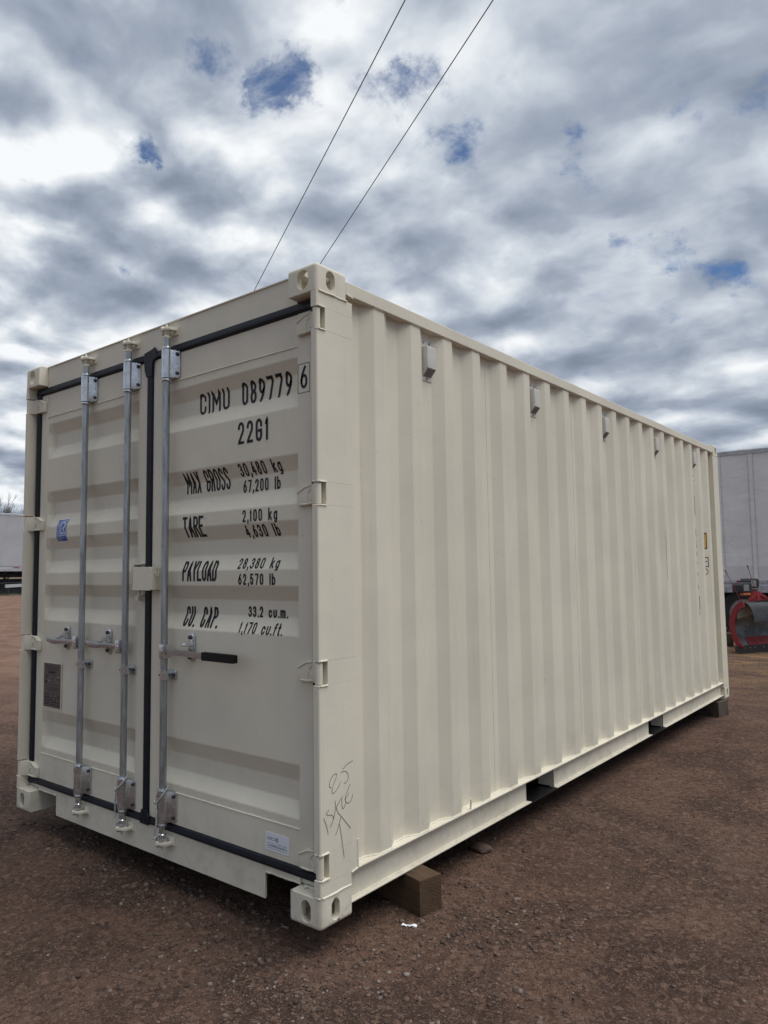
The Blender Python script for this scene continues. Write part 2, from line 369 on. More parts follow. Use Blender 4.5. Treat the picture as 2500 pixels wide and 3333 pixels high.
def ground_material():
    mt, nt, bs = mat_new('reddish gravelly dirt'); P = objcoord(nt)
    big = nt.noise(P, 0.35, 4, 0.55); mid = nt.noise(P, 2.1, 6, 0.62); fin = nt.noise(P, 34, 5, 0.7)
    c = nt.mix(nt.mr(mid, 0.32, 0.68), c4((0.074, 0.050, 0.040)), c4((0.185, 0.130, 0.102)))
    c = nt.mix(nt.mr(big, 0.42, 0.66, 0.0, 0.55), c, c4((0.135, 0.108, 0.095)))
    # darker damp patches
    damp = nt.mr(nt.noise(P, 1.15, 5, 0.6, dist=0.6), 0.50, 0.62, 0.0, 0.80)
    c = nt.mix(damp, c, c4((0.048, 0.034, 0.030)))
    # grit speckle
    gcol = nt.vor(P, 165, 'F1', 'Color'); gd = nt.vor(P, 165)
    gs = nt.new('ShaderNodeSeparateColor'); nt.inp(gs, 0, gcol)
    grit = nt.mr(gs.outputs[0], 0.62, 0.95, 0.0, 0.75)
    gc = nt.mix(gs.outputs[1], c4((0.16, 0.115, 0.095)), c4((0.30, 0.245, 0.215)))
    c = nt.mix(grit, c, gc)
    c = nt.mix(nt.mr(gs.outputs[2], 0.75, 1.0, 0.0, 0.6), c, c4((0.035, 0.026, 0.024)))
    c = nt.mix(nt.mr(fin, 0.3, 0.7, 0.35, 0.0), c, c4((0.050, 0.034, 0.028)))
    cl = nt.new('ShaderNodeSeparateColor'); nt.inp(cl, 0, nt.vor(nt.vmath('ADD', P, nt.vmath('SCALE', nt.noise(P, 40, 3, out='Color'), scale=0.02)), 48, 'F1', 'Color'))
    c = nt.mix(nt.mr(cl.outputs[0], 0.70, 1.0, 0.0, 0.55), c, c4((0.235, 0.180, 0.150)))
    c = nt.mix(nt.mr(cl.outputs[1], 0.72, 1.0, 0.0, 0.60), c, c4((0.045, 0.032, 0.027)))
    # straw tint out towards the trailer on the right
    sp = nt.new('ShaderNodeSeparateXYZ'); nt.inp(sp, 0, P)
    ry = nt.math('MULTIPLY', nt.mr(sp.outputs[1], 5.5, 11.0), nt.mr(sp.outputs[0], -6.0, 0.0))
    st = nt.math('MULTIPLY', ry, nt.mr(nt.noise(nt.mapping(P, (1.0, 2.6, 1)), 1.6, 6, 0.65), 0.40, 0.62))
    c = nt.mix(nt.math('MULTIPLY', st, 0.75), c, c4((0.27, 0.205, 0.120)))
    # paler and pinker in the open yard on the left
    lx = nt.mr(sp.outputs[0], -1.0, -9.0)
    c = nt.mix(nt.math('MULTIPLY', lx, 0.70), c, nt.mix(nt.mr(mid, 0.35, 0.65), c4((0.215, 0.155, 0.128)), c4((0.32, 0.24, 0.20))))
    # grass verge below the far trailer
    gv = nt.math('MULTIPLY', nt.mr(sp.outputs[0], -31.0, -32.5), nt.mr(nt.noise(P, 1.5, 4), 0.3, 0.6))
    c = nt.mix(nt.math('MULTIPLY', gv, 0.8), c, c4((0.05, 0.075, 0.03)))
    c = nt.mix(1.0, c, (1.01, 0.82, 0.71, 1), 'MULTIPLY')
    nt.l.new(c, bs.inputs['Base Color']); bs.inputs['Roughness'].default_value = 0.92; bs.inputs['Specular IOR Level'].default_value = 0.25
    h = nt.math('MULTIPLY_ADD', nt.mr(gd, 0.0, 0.75, 1.0, 0.0), 0.22, nt.math('MULTIPLY', fin, 1.3))
    h = nt.math('MULTIPLY_ADD', nt.noise(P, 110, 4, 0.75), 0.55, h)
    gd2 = nt.vor(P, 62); h = nt.math('MULTIPLY_ADD', nt.mr(gd2, 0.0, 0.7, 1.0, 0.0), nt.mr(mid, 0.45, 0.6, 0.0, 0.35), h)
    b = nt.new('ShaderNodeBump'); nt.inp(b, 'Strength', 1.0); nt.inp(b, 'Distance', 0.016); nt.inp(b, 'Height', h); nt.l.new(b.outputs[0], bs.inputs['Normal'])
    return mt
me = np_mesh('ground', V, F); me.materials.append(ground_material()); me.shade_smooth()
g = bpy.data.objects.new('ground', me); COL.objects.link(g); g['kind'] = 'structure'; g['label'] = 'reddish brown gravelly dirt yard'

# gravel: one mass of small stones over the near ground
def stone_material():
    mt, nt, bs = mat_new('loose gravel stones'); P = objcoord(nt)
    r = nt.new('ShaderNodeNewGeometry').outputs['Random Per Island']
    c = nt.ramp(r, [(0.0, (0.050, 0.034, 0.029)), (0.4, (0.098, 0.066, 0.052)), (0.75, (0.145, 0.103, 0.083)), (0.93, (0.185, 0.145, 0.125)), (1.0, (0.28, 0.24, 0.215))])
    c = nt.mix(nt.mr(nt.noise(P, 120, 4), 0.3, 0.7, 0.0, 0.4), c, c4((0.08, 0.055, 0.045)))
    nt.l.new(c, bs.inputs['Base Color']); bs.inputs['Roughness'].default_value = 0.9; bs.inputs['Specular IOR Level'].default_value = 0.25
    return mt
M_stone = stone_material()
def icos():
    b = bmesh.new(); bmesh.ops.create_icosphere(b, subdivisions=1, radius=1.0); b.verts.ensure_lookup_table()
    v = np.array([x.co[:] for x in b.verts]); f = np.array([[q.index for q in x.verts] for x in b.faces]); b.free(); return v, f
iv, if_ = icos()
ov = np.array([(1, 0, 0), (0, 1, 0), (-1, 0, 0), (0, -1, 0), (0, 0, 1), (0, 0, -.6)], float)
of_ = np.array([(0, 1, 4), (1, 2, 4), (2, 3, 4), (3, 0, 4), (1, 0, 5), (2, 1, 5), (3, 2, 5), (0, 3, 5)])
def stones(n, tv, tf, rmin, rmax, rlo, rhi, powr=2.2, clump=None):
    if clump is None:
        ang = rng.uniform(-1.20, 0.62, n) + math.atan2(0.78, -0.62)
        dist = rlo + (rhi - rlo) * rng.random(n) ** 1.35
        x = CAM.x + dist * np.cos(ang); y = CAM.y + dist * np.sin(ang)
        keep = fbm(x * 1.3, y * 1.3, 41, 3) + 0.25 * rng.random(n) > -0.03
        x = x[keep]; y = y[keep]
    else:
        cx, cy, sx, sy, rot = clump
        a = rng.normal(0, sx, n); b = rng.normal(0, sy, n); x = cx + a * math.cos(rot) - b * math.sin(rot); y = cy + a * math.sin(rot) + b * math.cos(rot)
    n = len(x)
    r = rmin + (rmax - rmin) * rng.random(n) ** powr
    th = rng.uniform(0, 2 * PI, n); sc = rng.uniform(0.65, 1.25, (n, 3)) * r[:, None]; sc[:, 2] *= 0.62
    v = tv[None] * rng.uniform(0.58, 1.25, (n, len(tv), 1)) * sc[:, None, :]
    c, s = np.cos(th)[:, None], np.sin(th)[:, None]
    vx = v[..., 0] * c - v[..., 1] * s; vy = v[..., 0] * s + v[..., 1] * c
    z = ground_h(x, y) + r * 0.10
    out = np.stack([vx + x[:, None], vy + y[:, None], v[..., 2] + z[:, None]], -1).reshape(-1, 3)
    f = (tf[None] + (np.arange(n) * len(tv))[:, None, None]).reshape(-1, 3)
    return out, f
parts = [stones(90000, ov, of_, 0.0018, 0.0062, 1.6, 9.0), stones(6000, iv, if_, 0.004, 0.010, 1.6, 9.5), stones(260, iv, if_, 0.008, 0.017, 1.7, 11.0, 3.0),
         stones(700, iv, if_, 0.004, 0.014, 0, 0, 2.4, (2.35, -0.22, 0.55, 0.13, 0.15)), stones(500, iv, if_, 0.005, 0.018, 0, 0, 2.0, (1.2, 0.02, 0.7, 0.12, 0.0)),
         stones(350, iv, if_, 0.004, 0.014, 0, 0, 2.0, (2.75, 0.30, 0.25, 0.25, 0.0)), stones(260, iv, if_, 0.004, 0.015, 0, 0, 2.0, (2.75, 0.75, 0.2, 0.2, 0.0))]
VV = []; FF = []; off = 0
for v, f in parts: VV.append(v); FF.append(f + off); off += len(v)
me = np_mesh('gravel', np.concatenate(VV), np.concatenate(FF)); me.materials.append(M_stone)
gr = bpy.data.objects.new('gravel', me); COL.objects.link(gr); gr['kind'] = 'stuff'; tag(gr, 'loose brown gravel and pebbles strewn over the dirt', 'gravel')

# wisps of dry and green grass
def blades(n, cx, cy, sx, sy, hmin, hmax, w):
    x = rng.normal(cx, sx, n); y = rng.normal(cy, sy, n)
    k = fbm(x * 2.5, y * 2.5, 77, 3) > 0.02; x = x[k]; y = y[k]; n = len(x)
    z = ground_h(x, y) - 0.004; a = rng.uniform(0, 2 * PI, n); h = rng.uniform(hmin, hmax, n); lean = rng.uniform(0.3, 1.6, n); a2 = rng.uniform(0, 2 * PI, n)
    dx, dy = np.cos(a) * w, np.sin(a) * w
    p0 = np.stack([x - dx, y - dy, z], -1); p1 = np.stack([x + dx, y + dy, z], -1)
    mx_, my_ = x + np.cos(a2) * h * lean * 0.4, y + np.sin(a2) * h * lean * 0.4
    p2 = np.stack([mx_ + dx * .6, my_ + dy * .6, z + h * .65], -1); p3 = np.stack([mx_ - dx * .6, my_ - dy * .6, z + h * .65], -1)
    p4 = np.stack([x + np.cos(a2) * h * lean, y + np.sin(a2) * h * lean, z + h * (1 - .25 * lean * .5)], -1)
    V = np.stack([p0, p1, p2, p3, p4], 1).reshape(-1, 3); b = (np.arange(n) * 5)[:, None]
    F = np.concatenate([b + np.array([0, 1, 2]), b + np.array([0, 2, 3]), b + np.array([3, 2, 4])]); return V, F
def joined(name, plist, mat, label, cat):
    VV = []; FF = []; off = 0
    for v, f in plist: VV.append(v); FF.append(f + off); off += len(v)
    me = np_mesh(name, np.concatenate(VV), np.concatenate(FF)); me.materials.append(mat)
    o = bpy.data.objects.new(name, me); COL.objects.link(o); o['kind'] = 'stuff'; tag(o, label, cat); return o
M_straw = simple('dry straw grass', (0.20, 0.155, 0.085), 0.8, var=0.4, scale=40)
M_green = simple('young green grass', (0.055, 0.085, 0.028), 0.7, var=0.4, scale=40)
joined('dry_grass', [blades(2600, 4.9, 0.2, 0.5, 0.7, 0.008, 0.03, 0.0006), blades(1500, 4.2, -0.5, 0.5, 0.35, 0.008, 0.026, 0.0005), blades(9000, 1.8, 10.2, 1.3, 1.6, 0.01, 0.045, 0.0018), blades(2500, 3.4, 3.0, 0.9, 1.6, 0.008, 0.025, 0.0008)], M_straw, 'sparse dry straw coloured grass scattered in the dirt on the right', 'dry grass')
joined('green_grass', [blades(900, 5.0, -0.2, 0.25, 0.3, 0.008, 0.032, 0.0008), blades(5000, -31.8, 15.5, 0.5, 2.6, 0.03, 0.14, 0.006)], M_green, 'short green grass tufts at the yard edges', 'grass')

# ------------------------------------------------------------------ shipping container
W, L, H = 2.438, 6.058, 2.591
box = thing('shipping_container', 'cream twenty foot shipping container with closed double doors standing on timber blocks', 'shipping container', (W / 2, L / 2, 0))

# corner castings: hollow blocks with oval holes
def stadium(cx, cy, w, h, n=8):
    r = w / 2; p = []
    for k in range(n + 1): a = PI * k / n; p.append((cx + r * math.cos(a), cy + h / 2 - r + r * math.sin(a)))
    for k in range(n + 1): a = PI + PI * k / n; p.append((cx + r * math.cos(a), cy - h / 2 + r + r * math.sin(a)))
    return p
def casting_mesh(wf, ws, top):
    # local: x 0..0.162 inwards from the outer side face, y 0..0.178 inwards from the end face, z 0..0.118; outer faces at x=0 and y=0
    def tmp(mb):
        me = bpy.data.meshes.new('tmp'); mb.bm.to_mesh(me); mb.bm.free(); o = bpy.data.objects.new('tmp', me); COL.objects.link(o); return o
    q = bmesh.new(); bmesh.ops.create_cube(q, size=1.0)
    for v in q.verts: v.co = Vector((0.081 + v.co.x * 0.162, 0.089 + v.co.y * 0.178, 0.059 + v.co.z * 0.118))
    def on(e, f): return all(f(v.co) for v in e.verts)
    big = [e for e in q.edges if on(e, lambda c: c.x < .01 and c.y < .01)]
    zf_ = (lambda c: c.z > .11) if top else (lambda c: c.z < .01)
    big += [e for e in q.edges if on(e, zf_) and (on(e, lambda c: c.x < .01) or on(e, lambda c: c.y < .01))]
    bmesh.ops.bevel(q, geom=big, offset=0.019, segments=5, profile=0.55, affect='EDGES', clamp_overlap=True)
    q2 = MB(); q2._merge(q, 0.0025, 1); a = tmp(q2)
    cut = [MB().box(0.026, 0.15, 0.026, 0.166, 0.024, 0.096),
           MB().prism(stadium(0.078, 0.058, wf, 0.083), 'y', -0.02, 0.06),
           MB().prism(stadium(0.083, 0.058, ws, 0.081), 'x', -0.02, 0.06),
           MB().prism(stadium(0.080, 0.088, 0.062, 0.122), 'z', *((0.07, 0.14) if top else (-0.02, 0.05)))]
    cs = [tmp(c) for c in cut]
    for c in cs:
        md = a.modifiers.new('b', 'BOOLEAN'); md.operation = 'DIFFERENCE'; md.object = c; md.solver = 'EXACT'
    dg = bpy.context.evaluated_depsgraph_get(); dg.update()
    me = bpy.data.meshes.new_from_object(a.evaluated_get(dg)); me.name = 'corner_casting'
    for o in [a] + cs: bpy.data.objects.remove(o)
    b = bmesh.new(); b.from_mesh(me)
    bmesh.ops.remove_doubles(b, verts=b.verts, dist=1e-5); bmesh.ops.recalc_face_normals(b, faces=b.faces)
    b.to_mesh(me); b.free()
    me.shade_smooth(); me.set_sharp_from_angle(angle=math.radians(30)); me.materials.clear(); me.materials.append(M_cast)
    return me
cb = casting_mesh(0.052, 0.046, False); ct = casting_mesh(0.064, 0.054, True)
def variant(me, sx, sy, sz=1):
    m2 = me.copy(); b = bmesh.new(); b.from_mesh(m2)
    for v in b.verts: v.co = Vector((v.co.x * sx, v.co.y * sy, v.co.z * sz))
    if sx * sy * sz < 0: bmesh.ops.reverse_faces(b, faces=b.faces)
    b.to_mesh(m2); b.free(); return m2
for (sx, X0) in ((1, 0.0), (-1, W)):
    for (sy, Y0) in ((1, 0.0), (-1, L)):
        obj('corner_casting', variant(cb, sx, sy), None, box, loc=(X0, Y0, 0))
        obj('corner_casting', variant(ct, sx, sy), None, box, loc=(X0, Y0, H - 0.118))
# weld beads where the posts meet the castings
def bead(mb, p0, p1, r=0.004, wob=0.0012, n=None):
    p0 = Vector(p0); p1 = Vector(p1); n = n or max(6, int((p1 - p0).length / 0.02))
    mb.tube([p0.lerp(p1, i / n) + Vector((random.uniform(-wob, wob), random.uniform(-wob, wob), random.uniform(-wob, wob))) for i in range(n + 1)], [r * random.uniform(0.8, 1.25) for _ in range(n + 1)], 6)

HZ = (0.230, 0.953, 1.654, 2.363)            # hinge heights
def post_profile(mir):
    p = [(2.405, 0.0), (2.429, 0.0), (2.4345, 0.0025), (2.4375, 0.009), (2.4375, 0.217), (2.30, 0.217), (2.30, 0.080), (2.405, 0.080)]
    return [(W - a, b) for a, b in p][::-1] if mir else p
def back_profile(mir):
    p = [(2.4375, 0.049), (2.4375, 0.217), (2.30, 0.217), (2.30, 0.080), (2.372, 0.080), (2.372, 0.049)]
    return [(W - a, b) for a, b in p][::-1] if mir else p
for mir in (0, 1):
    mb = MB(); z = 0.118
    for hz in HZ:
        if z < 0.12:
            pp = [((W - a) if mir else a, min(b, 0.178)) for a, b in (post_profile(0))]; pp = pp[::-1] if mir else pp
            mb.prism(pp, 'z', z, 0.1640, 0.001); z = 0.1641
        mb.prism(post_profile(mir), 'z', z, hz - 0.046, 0.002); mb.prism(back_profile(mir), 'z', hz - 0.046, hz + 0.046); z = hz + 0.046
    mb.prism(post_profile(mir), 'z', z, H - 0.118, 0.002)
    post = obj('corner_post', mb, M_paint, box)
    wb = MB(); sx = (lambda v: W - v) if mir else (lambda v: v)
    bead(wb, (sx(2.4385), 0.012, 0.1185), (sx(2.4385), 0.175, 0.1185)); bead(wb, (sx(2.4385), 0.012, H - 0.1185), (sx(2.4385), 0.182, H - 0.1185))
    bead(wb, (sx(2.405), 0.003, 0.1195), (sx(2.434), 0.003, 0.1195)); bead(wb, (sx(2.30), 0.058, 0.120), (sx(2.40), 0.054, 0.120), 0.005)
    for hz in HZ:
        for s_ in (-1, 1):
            bead(wb, (sx(2.410), 0.002, hz + s_ * 0.047), (sx(2.437), 0.004, hz + s_ * 0.047), 0.0035, 0.0006, 5)
            bead(wb, (sx(2.4385), 0.006, hz + s_ * 0.047), (sx(2.4385), 0.049, hz + s_ * 0.047), 0.0035, 0.0006, 5)
    obj('weld_bead', wb, M_weld, post)
    if not mir: rpost = post
# rear posts
for mir in (0, 1):
    p = [(2.4375, 5.858), (2.4375, 6.052), (2.30, 6.052), (2.30, 5.858)]
    if mir: p = [(W - a, b) for a, b in p][::-1]
    obj('corner_post', MB().prism(p, 'z', 0.118, H - 0.118, 0.008), M_paint, box)

# header and sill of the door frame
hd = MB()
hd.box(0.162, W - 0.162, 0.055, 0.13, 2.462, 2.588, 0.004)
hd.box(0.160, W - 0.160, 0.050, 0.20, 2.583, 2.5905, 0.002)
header = obj('header', hd, M_paint, box)
sill_pts = [(0.162, 0.150), (0.162, 0.119), (0.357, 0.119), (0.366, 0.110), (0.366, 0.012), (2.073, 0.012), (2.073, 0.110), (2.082, 0.119), (2.276, 0.119), (2.276, 0.150)]
sl_ = MB(); sl_.prism(sill_pts, 'y', 0.055, 0.062, 0.0015)
sl_.box(0.370, 2.069, 0.0625, 0.068, 0.014, 0.146)
sl_.box(0.045, 0.36, 0.064, 0.10, 0.122, 0.148, 0.002); sl_.box(2.08, 2.395, 0.064, 0.10, 0.122, 0.148, 0.002)
sill = obj('sill', sl_, M_paint, box)
wb = MB(); bead(wb, (2.078, 0.0545, 0.1215), (2.28, 0.0545, 0.1215), 0.004); bead(wb, (2.0715, 0.0545, 0.014), (2.0715, 0.0545, 0.112), 0.003)
bead(wb, (0.16, 0.0545, 0.1215), (0.36, 0.0545, 0.1215), 0.004); bead(wb, (0.3675, 0.0545, 0.014), (0.3675, 0.0545, 0.112), 0.003)
obj('weld_bead', wb, M_weld, sill)

# side rails
for mir in (0, 1):
    fx = (lambda v: W - v) if mir else (lambda v: v)
    x0, x1 = sorted((fx(2.378), fx(2.4365)))
    obj('top_side_rail', MB().box(x0, x1, 0.178, L - 0.178, 2.502, 2.562, 0.007, seg=3), M_paint, box)
    mb = MB()
    def bx(a, b, *r, **k): mb.box(*sorted((fx(a), fx(b))), *r, **k)
    bx(2.372, 2.4375, 0.180, L - 0.180, 0.1645, 0.1715, bev=0.002)                 # top flange
    for (a, b) in ((0.178, 1.705), (2.055, 3.725), (4.075, L - 0.178)):
        bx(2.395, 2.401, a, b, 0.041, 0.164, bev=0.001)                             # web
        bx(2.375, 2.424, a, b + (0.02 if b < 5 else 0), 0.038, 0.0435, bev=0.0015)   # foot flange
        if a > 1: bx(2.30, 2.40, a, a + 0.005, 0.045, 0.163)
        if b < 5: bx(2.30, 2.40, b - 0.005, b, 0.045, 0.163)
    rail = obj('bottom_side_rail', mb, M_paint, box)
    wb = MB()
    for (a, b) in ((0.19, 1.70), (2.06, 3.72), (4.08, L - 0.19)):
        bead(wb, (fx(2.4015), a, 0.0455), (fx(2.4015), b, 0.0455), 0.0035, 0.0007, 60)
    obj('weld_bead', wb, M_weld, rail)
# fork pockets, floor, cross members
for y0 in (1.690, 3.712):
    mb = MB(); mb.box(0.02, 2.418, y0, y0 + 0.385, 0.030, 0.036); mb.box(0.06, 2.378, y0 + 0.02, y0 + 0.365, 0.1725, 0.178)
    obj('fork_pocket', mb, M_dark, box)
obj('floor', MB().box(0.06, W - 0.06, 0.10, L - 0.06, 0.18, 0.205), M_dark, box)
for k in range(15):
    y = 0.42 + k * 0.385
    if any(a < y < b for a, b in ((1.62, 2.13), (3.64, 4.15))): continue
    cm = obj('cross_member', MB().prism([(y, 0.042), (y + 0.045, 0.042), (y + 0.045, 0.047), (y + 0.005, 0.047), (y + 0.005, 0.158), (y + 0.045, 0.158), (y + 0.045, 0.163), (y, 0.163)], 'x', 0.06, 2.372), M_dark, box)

# corrugated side sheets, five to a side
ends = [0.445, 0.720, 0.995, 1.268, 1.562, 1.841, 2.117, 2.394, 2.673, 2.953, 3.229, 3.505, 3.786, 4.062, 4.336, 4.610, 4.884, 5.156, 5.428, 5.702]
XI, XO = 2.3935, 2.4290
def side_x(y):
    for e in ends:
        a = e - 0.071
        if a - 0.065 <= y <= e + 0.067:
            if y < a: return XI + (XO - XI) * (y - a + 0.065) / 0.065
            if y <= e: return XO
            return XO - (XO - XI) * (y - e) / 0.067
    return XI
groups = [ends[i:i + 4] for i in range(0, 20, 4)]
bounds = [0.217] + [(ends[i] + ends[i + 1] - 0.07) / 2 + 0.0 for i in (3, 7, 11, 15)] + [5.858]
def round_pts(pts, r=0.006):
    out = [pts[0]]
    for i in range(1, len(pts) - 1):
        p = Vector(pts[i]); a = (Vector(pts[i - 1]) - p); b = (Vector(pts[i + 1]) - p)
        d = min(r, a.length * 0.4, b.length * 0.4)
        q0 = p + a.normalized() * d; q1 = p + b.normalized() * d
        for t in (0, 0.33, 0.67, 1): out.append(tuple(q0 * (1 - t) ** 2 + p * 2 * t * (1 - t) + q1 * t * t))
    out.append(pts[-1]); return out
for mir in (0, 1):
    for gi, gp in enumerate(groups):
        a, b = bounds[gi], bounds[gi + 1]
        pr = [(XI, a)]
        for e in gp: pr += [(XI, e - 0.136), (XO, e - 0.071), (XO, e), (XI, e + 0.067)]
        pr.append((XI, b)); pr = [p for p in pr if a <= p[1] <= b]
        pr = round_pts(pr, 0.003)
        full = pr + [(x - 0.004, y) for x, y in reversed(pr)]
        if mir: full = [(W - x, y) for x, y in full]
        obj('side_panel', MB().prism(full, 'z', 0.1715, 2.5025), M_paint, box, smooth=20)
# weld runs of the right hand side: along foot and head of the sheets and down the seams
wb = MB(); n = 520
ys = [0.222 + (5.85 - 0.222) * i / n for i in range(n + 1)]
wb.tube([(side_x(y) + 0.001 + random.uniform(-.0006, .0006), y, 0.1735 + random.uniform(-.0008, .001)) for y in ys], 0.0042, 6)
wb.tube([(side_x(y) + 0.001, y, 2.5005) for y in ys], 0.003, 5)
for b in bounds[1:-1]: bead(wb, (XI + 0.0005, b, 0.175), (XI + 0.0005, b, 2.50), 0.0016, 0.0003, 60)
bead(wb, (2.437, 0.2175, 0.17), (2.437, 0.2175, 0.28), 0.004); bead(wb, (2.4375, 0.18, 2.505), (2.4375, 0.222, 2.497), 0.005)
bead(wb, (2.4375, 0.180, 0.163), (2.4375, 0.222, 0.1725), 0.004)
obj('weld_bead', wb, M_weld, box)
obj('rail_hook', MB().tube([(2.43, 1.074, 0.172), (2.434, 1.074, 0.215), (2.431, 1.072, 0.222)], 0.005, 6), M_weld, box)

# rear wall and roof
pr = []; x = 0.138
while x < 2.25: pr += [(x, 6.035), (x + 0.04, 6.0), (x + 0.11, 6.0), (x + 0.15, 6.035)]; x += 0.235
pr = [(0.09, 6.035)] + pr + [(2.35, 6.035)]
obj('rear_wall', MB().prism(pr + [(a, b - 0.004) for a, b in reversed(pr)], 'z', 0.16, 2.50), M_paint, box)
rr = MB(); rr.box(0.162, W - 0.162, 5.99, 6.05, 2.47, 2.588, 0.004); obj('rear_header', rr, M_paint, box)
rr = MB(); rr.box(0.162, W - 0.162, 5.99, 6.05, 0.013, 0.165, 0.004); obj('rear_sill', rr, M_paint, box)
pr = [(0.2, 2.566)]; y = 0.30
while y < 5.7: pr += [(y, 2.566), (y + 0.03, 2.582), (y + 0.16, 2.582), (y + 0.19, 2.566)]; y += 0.209
pr.append((5.99, 2.566))
obj('roof_panel', MB().prism(pr + [(a, b - 0.003) for a, b in reversed(pr)], 'x', 0.05, 2.39), M_paint, box)

# ------------------------------------------------------------------ doors
DO, DI, DF = 0.0620, 0.0965, 0.0575          # outer face, recess floor, frame face (y)
LV = [(2.285, DO), (2.243, DO), (2.181, DI), (2.106, DI), (2.033, DO), (1.835, DO), (1.773, DI), (1.701, DI), (1.627, DO), (1.561, DO), (1.497, DI), (1.428, DI), (1.358, DO), (1.288, DO), (1.225, DI), (1.156, DI), (1.084, DO), (0.573, DO), (0.500, DI), (0.421, DI), (0.362, DO), (0.326, DO)]
LVR = round_pts(LV, 0.005)
def prof(z):
    if z >= LV[0][0] or z <= LV[-1][0]: return DO
    for (z1, d1), (z0, d0_) in zip(LVR, LVR[1:]):
        if z0 <= z <= z1 and z1 > z0: return d0_ + (d1 - d0_) * (z - z0) / (z1 - z0)
    return DO
def surf_y(x, z):
    # painted surface of either door at (x, z)
    xl, xr = (0.168, 1.120) if x < 1.22 else (1.318, 2.272)
    if x < xl or x > xr: return DF
    k = min(1, max(0, (x - xl) / 0.034), max(0, (xr - x) / 0.030))
    k = min(1, (x - xl) / 0.034, (xr - x) / 0.003)
    return DO + (prof(z) - DO) * max(0, k)
def make_door(x0, x1, xl, xr, label):
    mb = MB()
    # frame: hinge stile, lock stile, top and bottom rails of hollow section
    mb.box(x0, xl, DF, DF + 0.045, 0.150, 2.424, 0.004); mb.box(xr, x1, DF, DF + 0.045, 0.150, 2.424, 0.004)
    mb.box(xl + 0.0005, xr - 0.0005, DF + 0.0025, DF + 0.045, 2.287, 2.4235, 0.003); mb.box(xl + 0.0005, xr - 0.0005, DF + 0.0025, DF + 0.045, 0.1505, 0.324, 0.003)
    # corrugated sheet, slightly softened folds
    zp = round_pts([(z, d) for z, d in LV], 0.005)
    xs = [(xl, 0), (xl + 0.003, 0), (xl + 0.0335, 1), (xl + 0.037, 1), (xr - 0.006, 1), (xr - 0.003, 1), (xr - 0.001, 0), (xr, 0)]
    v = []; f = []
    for z, d in zp:
        for x, k in xs: v.append((x, DO + (d - DO) * k, z))
    nx_ = len(xs)
    for i in range(len(zp) - 1):
        for j in range(nx_ - 1): a = i * nx_ + j; f.append((a, a + 1, a + nx_ + 1, a + nx_))
    mb.faces(v, f)
    mb.box(xl, xr, DI + 0.006, DI + 0.012, 0.32, 2.29)
    o = obj('door', mb, M_paint, box, label, smooth=24)
    wb = MB()
    bead(wb, (xl, DO - 0.0015, 2.2865), (xr, DO - 0.0015, 2.2865), 0.0032, 0.0005, 60); bead(wb, (xl, DO - 0.0015, 0.325), (xr, DO - 0.0015, 0.325), 0.0032, 0.0005, 60)
    bead(wb, (xl, DF + 0.003, 0.16), (xl, DF + 0.003, 2.28), 0.0018, 0.0003, 60); bead(wb, (xr, DF + 0.003, 0.16), (xr, DF + 0.003, 2.41), 0.0018, 0.0003, 60)
    mid = (xl + xr) / 2
    wb.sphere((mid - 0.08, DO - 0.001, 2.2865), 0.006, sub=1); wb.sphere((mid - 0.03, DO - 0.001, 0.325), 0.006, sub=1)
    obj('weld_bead', wb, M_weld, o)
    return o
doorL = make_door(0.093, 1.199, 0.168, 1.120, 'left door with two lock rods, blue sticker and dark data plate')
doorR = make_door(1.247, 2.350, 1.318, 2.272, 'right door with black lettering, one lock rod and a black gripped handle')

# gasket runs
def gbar(mb, x0, x1, z0, z1, horiz):
    h = (z1 - z0) / 2 if horiz else (x1 - x0) / 2
    P_ = [(-h, 0.066), (-h, 0.056), (-h * 0.62, 0.0455), (-h * 0.1, 0.0435), (h * 0.25, 0.0470), (h * 0.7, 0.0475), (h, 0.0565), (h, 0.066)]
    if horiz: c = (z0 + z1) / 2; mb.prism([(y, c + t) for t, y in P_], 'x', x0, x1)
    else: c = (x0 + x1) / 2; mb.prism([(c + t, y) for t, y in P_], 'z', z0, z1)
mb = MB(); gbar(mb, 0.046, 1.219, 2.4245, 2.467, True); gbar(mb, 0.046, 1.219, 0.143, 0.1815, True); gbar(mb, 0.046, 0.094, 0.145, 2.465, False); gbar(mb, 1.199, 1.2475, 0.150, 2.46, False)
mb.prism([(1.178, 2.468), (1.252, 2.480), (1.268, 2.488), (1.285, 2.468), (1.29, 2.428), (1.262, 2.420), (1.252, 2.405), (1.247, 2.34), (1.200, 2.34), (1.184, 2.375), (1.178, 2.415)], 'y', 0.0425, 0.05, 0.004)
mb.prism([(1.19, 0.141), (1.26, 0.141), (1.27, 0.184), (1.254, 0.192), (1.247, 0.21), (1.200, 0.21), (1.194, 0.192), (1.18, 0.184)], 'y', 0.0425, 0.05, 0.004)
obj('gasket', mb, M_rubber, doorL, smooth=40)
mb = MB(); gbar(mb, 1.2195, 2.403, 2.4240, 2.467, True); gbar(mb, 1.2195, 2.403, 0.143, 0.1820, True); gbar(mb, 2.351, 2.404, 0.145, 2.465, False)
obj('gasket', mb, M_rubber, doorR, smooth=40)

